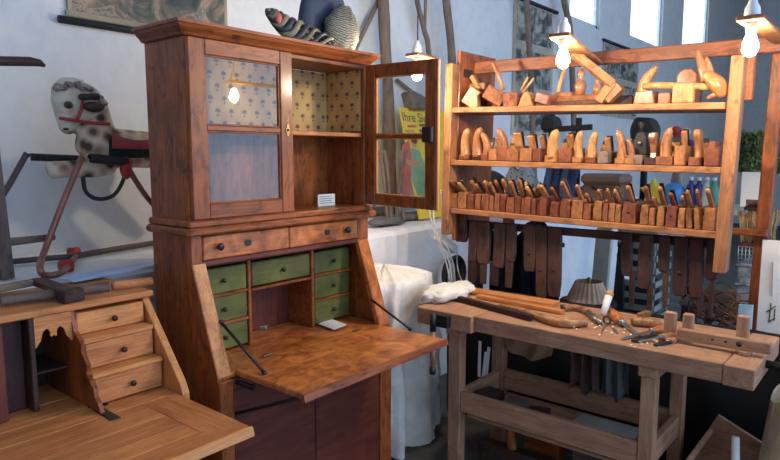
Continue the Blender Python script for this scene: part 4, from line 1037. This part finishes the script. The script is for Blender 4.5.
spring(hp_(30, 157, .02), hp_(80, 159, .02), .013).build('spring', iron, T)
for x, y in ((74, 253), (66, 266)):
    q = px(x, y, Z=1.106); MB().lathe([(.026, -.022), (.026, .022)], q, 12, Matrix.Rotation(math.pi/2, 4, 'Y')).build('rubber_clip', red, T)
MB().ball(hp_(126, 168, -.10), (.028, .02, .05), 10).build('bracket', red, T)
a, b = px(66, 280, Z=1.095), px(156, 264, Z=1.095)
single(MB().bar(a, b, .09, .012), 'painted_board', plain('blue_paint', (.30, .46, .74), .7, c2=(.62, .68, .78), scale=12), 'thin pale blue painted board lying on the edge of the ledge', 'board')
# twisted iron bar and old frame at the left of the ledge
a, b = px(8, 268, Z=1.105), px(160, 244, Z=1.105)
T = thing('wooden_hay_frame', 'old grey wooden frame post with crossbar standing on the ledge', 'frame', px(4, 276, Z=1.085))
qa = px(6, 276, Y=2.60); 
MB().bar(Vector((qa.x, 2.60, 1.088)), px(-20, 60, Y=2.62), .045, .05, up=(0, 1, 0)).build('post', wood('greyw', 'z'), T)
MB().tube([px(-20, 247, Y=2.64), px(10, 242, Y=2.64), px(54, 237, Y=2.66)], [.017, .016, .013], 8).build('crossbar', wood('greyw', 'x'), T)
MB().tube([px(-40, 60, Y=2.62), px(0, 61, Y=2.62), px(30, 61.5, Y=2.62), px(40, 63, Y=2.62), px(45, 66, Y=2.62)], [.017, .018, .018, .014, .006], 8).build('top_bar', wood('dark', 'x'), T)
MB().bar(px(-30, 56, Y=2.645), Vector((px(-30, 56, Y=2.62).x-.02, 2.645, 1.088)), .045, .04, up=(0, 1, 0)).build('post', wood('greyw', 'z'), T)

# ------------------------------------------------------------------ cloth, cables and coil by the bench end
def drape(cx, cy, rx, ry, zt_, seed, fold=.05, n=72, rows=16):
    m = MB()
    def fn(u, v):
        t = 2*math.pi*u
        if v < .35:
            k = v/.35; r = k; z = zt_-.05*k*k+.02*noise.noise(Vector((math.cos(t)*k*2, math.sin(t)*k*2, seed)))
            f = 0
        else:
            k = (v-.35)/.65; r = 1+.12*k; z = (zt_-.05)*(1-k)+.006
            f = fold*min(1, k*2.5)*(math.sin(t*9+seed+2*noise.noise(Vector((t, k*1.5, seed))))+.5*math.sin(t*17+k*3))
        e = .75
        c, s = math.cos(t), math.sin(t)
        w3 = Vector((c*3.2+seed, s*3.2, z*5)); f += .030*noise.noise(w3)+.018*noise.noise(w3*2.7)+.012*abs(noise.noise(w3*4.1)); z += (.022*noise.noise(w3*1.3)+.016*noise.noise(w3*3.1))*(v < .9)
        return Vector((cx+(rx*r+f)*math.copysign(abs(c)**e, c), cy+(ry*r+f)*math.copysign(abs(s)**e, s), z))
    m.grid(fn, n, rows); bmesh.ops.remove_doubles(m.bm, verts=m.bm.verts, dist=.0005); return m
single(drape(2.545, 2.165, .265, .215, .95, 1., .035, 120, 26), 'draped_sheet', linen, 'white cloth draped to the floor between the secretary and the workbench', 'cloth')
m = MB().ball((0, 0, 0), (.19, .085, .042), 48)
for v in m.bm.verts: v.co *= 1+.32*noise.noise(v.co*14)+.16*noise.noise(v.co*37)+.1*abs(noise.noise(v.co*60)); v.co.z = max(-.03, v.co.z)
q = px(452, 290, Z=.86); 
for v in m.bm.verts: v.co += Vector((q.x-.02, 1.785-.0, .852))
single(m, 'cloth_bundle', linen, 'crumpled cream cloth bundle lying on the vise end of the bench', 'cloth')
for k, pts in enumerate([[(428, 190), (430, 215), (437, 240), (446, 262), (450, 283)], [(434, 190), (434, 222), (441, 245), (449, 262), (452, 284)], [(441, 190), (443, 215), (444, 238), (453, 263), (455, 285)], [(425, 225), (434, 240), (445, 237), (452, 230)], [(453, 245), (450, 262), (454, 285)], [(469, 262), (466, 280), (463, 304)], [(457, 250), (458, 270), (457, 300)]]):
    if k > 4: pts = pts[:-1]
    Yk = 2.02+.03*k
    single(MB().tube(bez([px(x, y, Y=Yk) for x, y in pts]+([Q(464, 293, .004)] if k == 5 else [Q(466, 291, .004)] if k == 6 else []), 5), .0042, 6), 'white_cable', plain('cable_white', (.72, .70, .66), .5), 'thin white cable dangling by the end of the plane rack', 'cable', 'white cables')
qc = px(450, 274, Y=2.42)
m = MB()
for k in range(5):
    m.tube([qc+Vector(((.085+.008*k)*math.cos(t), -.012*k, (.105+.006*k)*math.sin(t))) for t in [j*math.pi/14 for j in range(28)]], .011, 6, closed=True)
single(m, 'cable_coil', black, 'black coil of cable hanging against the white ledge wall', 'coil')
single(MB().bar(px(437, 236, Y=2.1), px(455, 250, Y=2.1), .05, .05, bev=.008), 'wrapped_handle', linen, 'pale wrapped wooden handle sticking out by the rack post', 'handle')

def backdrop_cloth(u, v):  # added dark backdrop in place of clutter, lowers contrast behind the clamps
    y = px(490, 250, X=3.36).y*(1-u)+px(560, 250, X=3.36).y*u
    return Vector((3.36+.03*math.sin(u*19)+.02*noise.noise(Vector((u*5, v*4, 1))), y, 1.10-v*1.095-.07*math.sin(u*7)*(1-v)))
T = thing('clutter_backdrop', 'added navy backdrop standing in for dark clutter behind the dark clamps', 'backdrop_cloth', (3.36, 1.7, 0))
MB().grid(backdrop_cloth, 50, 16, .006).build('backdrop_cloth', plain('backdrop_navy', (.022, .028, .05), .9, bmp=.4), T)
for u_ in (.12, .9):
    q_ = backdrop_cloth(u_, 0); MB().tube([(3.41, q_.y, 0), (3.41, q_.y, 1.04)], .014, 8).build('stand_leg', wood('dark', 'z'), T)
q_, q2_ = backdrop_cloth(.0, 0), backdrop_cloth(1, 0); MB().tube([(3.41, q_.y, 1.03), (3.41, q2_.y, 1.03)], .014, 8).build('stand_bar', wood('dark', 'y'), T)
# ------------------------------------------------------------------ under and beside the bench
def shade_sheet_fn(u, v):  # added black sheet that stands in for deep shade under the bench
    y = .12+u*1.95; z = v*.79
    return Vector((3.035+.02*math.sin(y*17+2*noise.noise(Vector((y*2, z*2, 3))))+.015*noise.noise(Vector((y*5, z*4, 0))), y, .004+z))
single(MB().grid(shade_sheet_fn, 60, 12, .006), 'shade_sheet', plain('shade_black', (.012, .014, .018), .7), 'added black sheet standing in for the shade behind the workbench legs', 'shade sheet')
def sag(p0, p1, drop, hgt, mat, name, lab, cat, X, th=.004):
    a, b = px(*p0, X=X), px(*p1, X=X)
    def fn(u, v):
        p = a.lerp(b, u)
        return Vector((X+.02*math.sin(u*14+v*2), p.y, p.z-v*hgt-drop*math.sin(math.pi*u)*v+.0))
    return single(MB().grid(fn, 24, 10, th), name, mat, lab, cat)
sag((503, 334), (552, 346), .05, .05, plain('canvas_tan', (.68, .46, .27), .9), 'canvas_cloth', 'tan canvas cloth sagging under the bench top', 'cloth', 2.80)
def bag(cx, cy, z0, rx, ry, h, seed, top=.7, bot=.9):
    m = MB(); rows_ = 14; n = 26
    def fn(u, v):
        t = 2*math.pi*u; r = bot+(1-bot)*math.sin(v*math.pi*.9)-(1-top)*max(0, v-.6)/.4
        r *= 1+.10*noise.noise(Vector((math.cos(t)*1.6+seed, math.sin(t)*1.6, v*2.2)))
        return Vector((cx+rx*r*math.cos(t), cy+ry*r*math.sin(t), z0+h*v+.02*math.sin(t*3+seed)*v))
    m.grid(fn, n, rows_); 
    return m
def hangcloth(xa, xb, yb, X, mat, name, lab, cat, seed):
    ya, yc = px(xa, 350, X=X).y, px(xb, 350, X=X).y; zb = px((xa+xb)/2, yb, X=X).z
    def fn(u, v):
        sq = 1-.25*math.sin(v*2.5); y = (ya+yc)/2+(ya-yc)*(u-.5)*sq
        return Vector((X+.018*math.sin(u*16+seed+v*1.5)+.01*noise.noise(Vector((u*3, v*3, seed))), y, .746-v*(.746-zb)*(1-.12*abs(math.sin(u*5+seed)))))
    return single(MB().grid(fn, 36, 14, .004), name, mat, lab, cat)
hangcloth(568, 603, 396, 2.76, plain('brown_cloth', (.20, .12, .10), .9, bmp=.3), 'work_apron', 'brown work apron hanging under the bench top', 'apron', 1.)
hangcloth(598, 636, 404, 2.79, plain('grey_cloth', (.26, .29, .30), .9, bmp=.3), 'grey_cloth', 'grey cloth hanging beside the brown apron under the bench', 'cloth', 4.)
G = 'boxes on the bench shelf'
for i, (x, y, lab) in enumerate(((490, 404, 'small dark wooden box at the vise end of the bench shelf'), (515, 403, 'dark box with pale lid rim on the bench shelf'), (540, 412, 'flat dark wedge block beside the grey paper stack'))):
    q = px(x, y, X=2.58)
    single(MB().box(-.06, .06, -.05, .05, 0, .085-.015*i, .004, Matrix.Translation((2.57, q.y, .319)) @ Matrix.Rotation(.3*i-.2, 4, 'Z')), 'wooden_box', wood('dark', 'y') if i != 1 else wood('greyw', 'y'), lab, 'box', G)
ya, yb = px(566, 412, X=2.55).y, px(638, 420, X=2.55).y
for k in range(5):
    single(MB().box(2.49+.006*(k % 2), 2.66, yb+.01*(k % 3), ya-.008*k, .319+k*.013, .331+k*.013, .002), 'paper_stack', plain('card_grey', (.36, .35, .32), .85), 'grey cardboard sheet in the stack on the bench shelf', 'cardboard', 'cardboard sheets on the bench shelf')
m = MB()
T = thing('paper_bundle', 'folded white paper strips tucked behind the bench leg', 'paper', px(483, 380, X=2.72))
for k, (a, b) in enumerate((((480, 341), (479, 377)), ((486, 352), (483, 378)), ((489, 347), (486, 378)))):
    MB().bar(px(*a, X=2.72+.01*k), px(*b, X=2.72+.01*k), .018, .003, up=(1, 0, 0)).build('strip', paper, T)
# floor pieces under the stretcher
q = px(512, 450, X=2.62)
T = thing('wooden_bar_clamp', 'wooden clamp with bright orange grip standing on the floor under the bench', 'clamp', (2.62, q.y, 0))
MB().tube(bez([(2.62, q.y, .12), (2.62, q.y+.01, .2), (2.62, q.y-.01, .245), (2.64, q.y-.04, .25)], 4), .022, 8).build('grip', wood('burl', 'z'), T)
box(2.60, 2.66, q.y-.30, q.y+.18, .06, .12).build('bar', wood('dark', 'y'), T)
box(2.60, 2.66, q.y+.10, q.y+.16, 0, .06).build('foot', wood('dark', 'z'), T); box(2.60, 2.66, q.y-.28, q.y-.22, 0, .06).build('foot', wood('dark', 'z'), T)
for k, (yy, hh) in enumerate(((1.30, .22), (1.05, .16), (.88, .2))):
    single(MB().box(2.72, 2.80, yy-.09, yy+.09, 0, hh, .005), 'timber_offcut', wood('greyw' if k else 'walnut', 'y'), 'square timber offcut standing on the floor below the bench shelf', 'timber', 'timber under the bench')
# open wooden trough by the right leg
T = thing('wooden_trough', 'weathered wooden trough tipped on the floor below the end of the bench', 'trough', (2.72, .62, 0))
gy_, gz_ = wood('beech', 'y'), wood('beech', 'z')
R_ = Matrix.Translation((2.72, .475, .10)) @ Matrix.Rotation(math.radians(24), 4, 'X')
lo = 0
MB().box(-.17, .17, -.09, .22, 0, .02, .003, R_).build('bottom_board', gy_, T)
MB().box(-.19, -.17, -.09, .22, 0, .14, .003, R_).build('side_board', gy_, T)
MB().box(.17, .19, -.09, .22, 0, .27, .003, R_).build('side_board', gy_, T)
MB().box(-.17, .17, .20, .22, .02, .20, .003, R_).build('end_board', gz_, T)
box(2.56, 2.88, .60, .66, 0, .13).build('foot', gy_, T); box(2.56, 2.88, .42, .46, 0, .065).build('foot', gy_, T)
q = px(738, 445, X=2.62)
T = thing('white_trowel', 'small trowel with white handle standing in the wooden trough', 'trowel', (2.62, q.y, .2))
MB().tube([(2.64, q.y, .20), (2.625, q.y+.005, .36), (2.62, q.y+.01, .47)], [.012, .016, .014], 10).build('handle', paper, T)
MB().bar((2.65, q.y-.01, .19), (2.63, q.y-.045, .42), .012, .004).build('blade', steel, T)
# sack right of the bench
m = bag(2.72, .255, .004, .15, .125, .64, 5., .9, .85)
single(m, 'burlap_sack', plain('burlap', (.58, .45, .29), .95, bmp=.6, bscale=90), 'open tan burlap sack slumped on the floor beside the bench end', 'sack')

# ------------------------------------------------------------------ market clutter behind the rack
T = thing('display_shelf', 'grey trestle shelf loaded with market goods behind the rack', 'shelf', (4.3, 1.5, 0))
zs_ = 1.235
box(4.0, 4.5, .75, 2.42, zs_-.03, zs_).build('board', plain('shelf_grey', (.42, .43, .43), .7), T)
for y in (1.05, 2.36): box(4.22, 4.30, y-.03, y+.03, 0, zs_-.03).build('trestle_leg', wood('dark', 'z'), T)
def at(x, X=4.15): return px(x, 190, X=X).y
T = thing('leather_suitcase', 'brown leather suitcase on the grey shelf behind the rack', 'suitcase', (4.2, at(602), zs_)); ya, yb = at(582), at(624)
box(4.12, 4.30, yb, ya, zs_+.001, zs_+.12, .02).build('body', plain('leather', (.22, .12, .08), .5), T)
box(4.11, 4.31, yb-.002, ya+.002, zs_+.12, zs_+.19, .02).build('lid', plain('leather2', (.27, .16, .11), .5), T)
MB().tube(bez([(4.115, (ya+yb)/2-.06, zs_+.1), (4.08, (ya+yb)/2, zs_+.09), (4.115, (ya+yb)/2+.06, zs_+.1)], 5), .008, 8).build('handle', black, T)
jeans = plain('denim', (.03, .05, .12), .9, bmp=.4)
for k, x in enumerate((551, 559, 567, 575)):
    y = at(x); single(MB().tube(bez([(4.1, y, zs_+.002), (4.11, y+.01, zs_+.1), (4.12, y-.005, zs_+.2), (4.12, y, zs_+.25)], 4), [.032]*10+[.028]*3, 10), 'rolled_jeans', jeans if k % 2 else plain('denim_light', (.07, .11, .2), .9), 'upright roll of dark blue denim on the grey shelf', 'denim', 'rolled denim on the shelf')
y = at(522); m = bag(4.14, y, zs_+.001, .10, .12, .23, 2., .75, .9)
bmesh.ops.holes_fill(m.bm, edges=[e for e in m.bm.edges if e.is_boundary])
dm_, nt, b = newmat('dotted'); v_, r_ = objvec(nt, False); vo = N(nt, 'ShaderNodeTexVoronoi'); vo.inputs['Scale'].default_value = 45; nt.links.new(v_, vo.inputs['Vector'])
nt.links.new(ramp(nt, vo.outputs['Distance'], [(.25, (.05, .05, .06)), (.4, (.36, .36, .38))]), b.inputs['Base Color'])
single(m, 'dotted_bag', dm_, 'pale bag with dark dots on the grey shelf behind the rack', 'bag')
y = at(488); T = thing('black_guitar_case', 'black rounded instrument case leaning on the grey shelf', 'case', (4.12, y, zs_))
MB().prism([(y+.13*math.cos(t)*(1+.15*math.cos(2*t)), zs_+.10+.10*math.sin(t)) for t in [k*math.pi/12 for k in range(24)]], 4.10, 4.2, 'yz', .015).build('body', black, T)
MB().box(4.09, 4.10, y-.12, y+.12, zs_+.095, zs_+.108).build('seam', steel, T)
y = at(675); single(MB().ball((4.12, y, zs_+.075), .072, 20), 'blue_ball', plain('ball_blue', (.05, .25, .62), .35), 'shiny blue ball on the grey shelf behind the rack', 'ball')
y = at(655); T = thing('yellow_star_toy', 'yellow soft star-shaped toy beside the blue ball', 'toy', (4.12, y, zs_))
MB().prism([(y+(.095 if k % 2 == 0 else .045)*math.sin(k*math.pi/5), zs_+.080+(.095 if k % 2 == 0 else .045)*math.cos(k*math.pi/5)) for k in range(10)], 4.1, 4.15, 'yz', .01).build('star', plain('toy_yellow', (.75, .6, .05), .7), T)
for k, (x, c_) in enumerate(((692, (.03, .06, .30)), (700, (.03, .05, .2)), (708, (.55, .6, .6)), (715, (.05, .3, .25)))):
    y = at(x); T = thing('plastic_bottle', ['dark blue plastic bottle beside the blue ball', 'navy plastic bottle in the row on the grey shelf', 'white plastic bottle in the row on the grey shelf', 'teal plastic bottle at the end of the grey shelf'][k], 'bottle', (4.12, y, zs_), 'bottles on the grey shelf')
    MB().lathe([(.028, 0), (.030, .01), (.030, .10), (.022, .13), (.012, .145), (.012, .16)], (4.12, y, zs_+.001), 14).build('body', plain('bottle%d' % k, c_, .35), T)
    MB().lathe([(.014, 0), (.014, .022)], (4.12, y, zs_+.16), 10).build('cap', white, T)
# black stands reaching up between the shelves
def stand(x, ytop, lab, arm=None, head=None):
    X = 4.35; y = px(x, 150, X=X).y; zt2 = px(x, ytop, X=X).z
    T = thing('black_stand', lab, 'stand', (X, y, zs_), 'black stands behind the rack')
    MB().tube([(X, y, zs_+.012), (X, y, zt2)], .022, 10).build('pole', black, T)
    MB().lathe([(.09, .001), (.09, .012), (.03, .02)], (X, y, zs_), 16).build('foot', black, T)
    if arm:
        a, b, yy = arm; MB().bar(px(a, yy+3, X=X-.045), px(b, yy, X=X-.045), .03, .04).build('arm', black, T)
    if head:
        w2, z1, z2 = head; MB().prism([(y-w2, z1), (y+w2, z1), (y+w2*1.1, (z1+z2)/2), (y+w2*.7, z2), (y-w2*.6, z2*.995), (y-w2*1.1, (z1+z2)/2)], X-.07, X+.05, 'yz', .015).build('head', black, T)
z_a, z_b = px(550, 131, X=4.35).z, px(550, 115, X=4.35).z
stand(551, 112, 'black stand with boxy head and long horizontal arm', (544, 592, 127), (.06, z_a, z_b))
stand(578, 118, 'slim black stand crossing the horizontal arm', None, None)
z_a, z_b = px(647, 140, X=4.35).z, px(647, 117, X=4.35).z
stand(645, 120, 'black stand with a helmet-shaped head', None, (.08, z_a, z_b))
y = px(680, 130, X=4.3).y; zf = px(680, 150, X=4.3).z; T = thing('flower_vase', 'purple and red flowers in a slim vase on the grey shelf', 'flowers', (4.3, y, zs_))
MB().lathe([(.04, .001), (.05, .08), (.03, .2), (.035, zf-zs_-.02)], (4.3, y, zs_), 14).build('vase', plain('vase', (.3, .25, .2), .4), T)
for k in range(9):
    c_ = Vector((4.3+random.uniform(-.06, .06), y+random.uniform(-.08, .08), zf+random.uniform(.01, .12)))
    MB().ball(c_, .032, 8).build('bloom', plain('bloom%d' % (k % 3), ((.16, .05, .2), (.4, .04, .05), (.6, .55, .5))[k % 3], .7), T)
# crates and tarpaulins below the shelf line
T_gr = plain('crate_grey', (.30, .33, .31), .7)
for k in range(4):
    y0, y1 = px(655, 260, X=3.62).y, px(617, 260, X=3.62).y; z0 = .0+k*.29
    T = thing('slatted_crate', ['grey slatted crate, lowest of its stack behind the rack', 'grey slatted crate, second in its stack behind the rack', 'grey slatted crate, third in its stack behind the rack', 'grey slatted crate, topmost of its stack behind the rack'][k], 'crate', (3.72, (y0+y1)/2, z0), 'crates behind the rack')
    for y in (y0, y1-.02):
        for x in (3.62, 3.88): box(x, x+.02, y, y+.02, z0, z0+.285, .002).build('corner_post', T_gr, T)
    for j in range(4):
        z = z0+.01+j*.07; box(3.61, 3.619, y0, y1, z, z+.035, .002).build('slat', T_gr, T)
        box(3.62, 3.90, y0-.011, y0-.001, z, z+.035, .002).build('slat', T_gr, T)
    box(3.62, 3.90, y0, y1, z0+.002, z0+.012, 0).build('bottom', T_gr, T)
    box(3.66, 3.86, y0+.03, y1-.03, z0+.013, z0+.24, .02).build('contents', plain('crate_fill', (.05, .05, .05), .9, bmp=.6), T)
pw_pts = [px(x, y, X=3.56) for x, y in ((597, 228), (613, 226), (600, 300), (584, 300))]
m = MB().prism([(v.y, v.z if i < 2 else 0.0) for i, v in enumerate(pw_pts)], 3.55, 3.58, 'yz', .003)
single(m, 'pale_plank', plain('whitewash', (.62, .66, .60), .8), 'wide whitewashed plank standing between the shelf legs and the crates', 'plank')
dt = [px(x, y, X=3.52) for x, y in ((614, 244), (620, 244), (624, 300), (602, 300))]
m = MB().prism([(v.y, v.z if i < 2 else 0.0) for i, v in enumerate(dt)], 3.585, 3.603, 'yz', .003)
single(m, 'dark_shutter', plain('shutter_green', (.018, .028, .03), .7), 'dark green tapering board leaning against the crates', 'board')
q = px(588, 300, X=3.35); zt1 = px(588, 281, X=3.35).z
T = thing('pleated_lampshade', 'tan pleated lampshade on a low stool behind the bench', 'lampshade', (3.35, q.y, .74)); m = MB()
n_ = 48; rg = [[m.bm.verts.new((3.35+r*(1+.05*(k % 2))*math.cos(2*math.pi*k/n_), q.y+r*(1+.05*(k % 2))*math.sin(2*math.pi*k/n_), z)) for k in range(n_)] for r, z in ((.115, .745), (.07, zt1))]
for k in range(n_): m.bm.faces.new((rg[0][k], rg[0][(k+1) % n_], rg[1][(k+1) % n_], rg[1][k]))
m.build('shade', plain('shade_tan', (.72, .48, .31), .8), T)
MB().tube([(3.35, q.y, .742), (3.35, q.y, zt1+.02)], .01, 8).build('stem', brass, T)
T = thing('wooden_stool', 'low dark stool carrying the pleated lampshade', 'stool', (3.35, q.y, 0))
MB().lathe([(.15, .71), (.155, .73), (.15, .74)], (3.35, q.y, 0), 20).build('seat', wood('dark', 'x'), T)
for k in range(3):
    t = k*2.09; MB().tube([(3.35+.16*math.cos(t), q.y+.16*math.sin(t), 0), (3.35+.10*math.cos(t), q.y+.10*math.sin(t), .71)], .016, 8).build('leg', wood('dark', 'z'), T)
# stack right of the rack: bin, wire basket, straw, brushes, sign, hedge plant
X = 3.95
def zx(y, X=X): return px(750, y, X=X).z
y0, y1 = px(766, 280, X=X).y, px(700, 280, X=X).y
T = thing('goods_table', 'rough dark table behind the rack post carrying a metal bin', 'table', (4.15, (y0+y1)/2, 0))
zt3 = zx(309)
box(X-.03, X+.45, y0-.05, y1+.1, zt3-.03, zt3).build('top', wood('greyw', 'y'), T)
for yy in (y0, y1+.04):
    for x in (X, X+.38): box(x, x+.04, yy-.03, yy+.01, 0, zt3-.03).build('leg', wood('dark', 'z'), T)
T = thing('metal_bin', 'dented grey metal bin of scrap on the rough table', 'bin', (X+.12, (y0+px(735, 280, X=X).y)/2, zt3)); ym = px(736, 280, X=X).y
zbin = zx(264)
box(X, X+.3, y0, ym, zt3+.001, zbin, .01).build('body', plain('zinc', (.42, .45, .48), .5, .2, c2=(.12, .13, .14), scale=22, bmp=.5), T)
for k in range(3): box(X-.008, X+.308, y0-.006, ym+.006, zt3+.02+(zbin-zt3-.04)*k/2, zt3+.032+(zbin-zt3-.04)*k/2, .003).build('rib', plain('zinc', (.2, .2, .2)), T)
T = thing('wire_basket', 'square wire basket standing on the metal bin', 'basket', (X+.15, (y0+ym)/2, zbin)); zwb = zx(247)
wire = plain('wire', (.5, .52, .5), .4, .6)
for k in range(9):
    y = y0+(ym-y0)*k/8; MB().tube([(X+.01, y, zbin+.002), (X+.01, y, zwb)], .003, 5).build('wire', wire, T)
for k in range(5):
    z = zbin+.004+(zwb-zbin-.006)*k/4; MB().tube([(X+.01, y0, z), (X+.01, ym, z)], .003, 5).build('wire', wire, T)
box(X+.005, X+.3, y0, ym, zwb, zwb+.02, .003).build('wooden_rim', wood('mahog', 'y'), T)
zst = zx(213)
T = thing('straw_bundle', 'bundle of golden broom straw standing on the wire basket', 'straw', (X+.15, (y0+ym)/2, zwb+.02)); m = MB()
for k in range(260):
    x = X+random.uniform(.01, .26); y = random.uniform(y0, ym); 
    m.tube([(x, y, zwb+.022), (x+random.uniform(-.03, .01), y+random.uniform(-.03, .03), zst+random.uniform(-.03, .01))], .0035, 4)
o = m.build('straw', plain('straw', (.55, .36, .16), .8, c2=(.25, .14, .06), scale=30), T); o['kind'] = 'stuff'
zbr = zx(200)
T = thing('brush_row', 'dark scrubbing brush with bristles lying on the straw bundle', 'brush', (X+.05, (y0+ym)/2, zst))
box(X+.02, X+.09, y0+.02, ym-.01, zst+.012, zst+.035, .006).build('back', wood('dark', 'y'), T); m = MB()
for k in range(40):
    y = y0+.03+(ym-y0-.05)*(k/39); m.tube([(X+.03+.04*random.random(), y, zst+.035), (X+.03, y, zbr)], .003, 4)
o = m.build('bristles', plain('bristle', (.2, .13, .12), .9), T); o['kind'] = 'stuff'
T = thing('white_sign', 'blank white card sign standing above the brush', 'sign', (X+.12, (y0+ym)/2, zst)); sa, sb_ = px(761, 190, X=X+.12).y, px(741, 190, X=X+.12).y
box(X+.12, X+.126, sa, sb_, zx(207, X+.12), zx(172, X+.12), 0).build('card', paper, T); box(X+.127, X+.14, (sa+sb_)/2-.01, (sa+sb_)/2+.01, zst-.02, zx(180, X+.12)).build('stake', wood('pole', 'z'), T)
T = thing('hedge_plant', 'dense small-leaved green plant behind the white sign', 'plant', (X+.32, (y0+ym)/2, zt3)); m = MB()
pc = Vector((X+.34, (y0+ym)/2+.02, zx(152, X+.3)))
for k in range(2600):
    t, u = random.uniform(0, 6.283), random.uniform(-1, 1); r = random.uniform(.5, 1)**.5
    p = pc+Vector((.12*r*math.cos(t), .19*r*math.sin(t)*math.sqrt(1-u*u*.5), .12*u))
    M_ = Matrix.Translation(p) @ Euler((random.uniform(0, 6), random.uniform(0, 6), random.uniform(0, 6))).to_matrix().to_4x4()
    vs = [m.bm.verts.new(M_ @ Vector(c)) for c in ((-.016, 0, 0), (0, -.008, .002), (.018, 0, 0), (0, .008, .002))]; m.bm.faces.new(vs)
o = m.build('foliage', plain('leaf', (.16, .22, .07), .5, c2=(.04, .07, .025), scale=40), T); o['kind'] = 'stuff'
MB().tube([(pc.x, pc.y, zt3+.001), (pc.x, pc.y, pc.z)], .012, 8).build('stem', wood('pole', 'z'), T)
# rusty wire tangle and pale blue panel
m = MB(); qa, qb = px(735, 310, X=3.3), px(698, 310, X=3.3)
for k in range(16):
    c_ = Vector((3.42+random.uniform(0, .12), random.uniform(qa.y, qb.y), random.uniform(.70, .82)))
    m.tube([c_+Vector((.05*math.cos(t+k), .11*math.cos(t), .07*math.sin(t*1.0+k*.7)+.02*math.sin(3*t))) for t in [j*math.pi/8 for j in range(16)]], .004, 5, closed=True)
o = single(m, 'rusty_wire', plain('rust', (.22, .09, .04), .8), 'tangle of rusty wire heaped on a drum behind the bench', 'wire', kind='stuff')
T = thing('oil_drum', 'dark drum under the rusty wire behind the bench', 'drum', (3.52, (qa.y+qb.y)/2+.03, 0))
MB().lathe([(.17, .002), (.17, .24), (.176, .25), (.17, .26), (.17, .45), (.176, .46), (.17, .47), (.17, .605)], (3.52, (qa.y+qb.y)/2+.03, 0), 24).build('body', plain('drum', (.03, .035, .04), .5, .5), T)
MB().lathe([(.176, .605), (.176, .62), (.15, .622)], (3.52, (qa.y+qb.y)/2+.03, 0), 24).build('rim', iron, T)
a, b = px(752, 320, X=3.14), px(735, 320, X=3.14)
single(MB().prism([(a.y, .0), (b.y+.01, .0), (b.y-.01, px(742, 305, X=3.14).z), (a.y, px(750, 305, X=3.14).z)], 3.14, 3.155, 'yz', .002), 'blue_sheet', plain('panel_blue', (.35, .55, .68), .5), 'pale blue sheet standing behind the end of the jig', 'panel')
# scribbled white sheet on the rear post
Xs = RX+.30; a, b = px(790, 250, X=Xs), px(762, 250, X=Xs); z0, z1 = px(765, 332, X=Xs).z, px(770, 240, X=Xs).z
T = thing('scribbled_sheet', 'white sheet with rough black scribbles hung on the rack rear post', 'notice', (Xs, (a.y+b.y)/2, z0))
box(Xs+.0, Xs+.004, a.y, b.y, z0, z1, 0).build('sheet', paper, T)
for k, ((xa, ya_), (xb, yb_)) in enumerate((((766, 312), (776, 306)), ((771, 303), (769, 322)), ((768, 322), (775, 318)), ((775, 309), (774, 320)), ((773, 262), (772, 296)))):
    MB().bar(px(xa, ya_, X=Xs-.001), px(xb, yb_, X=Xs-.001), .004, .008 if k < 4 else .02, up=(1, 0, 0), bev=0).build('scribble', inkb if k < 4 else plain('faint', (.4, .4, .42), .8), T)
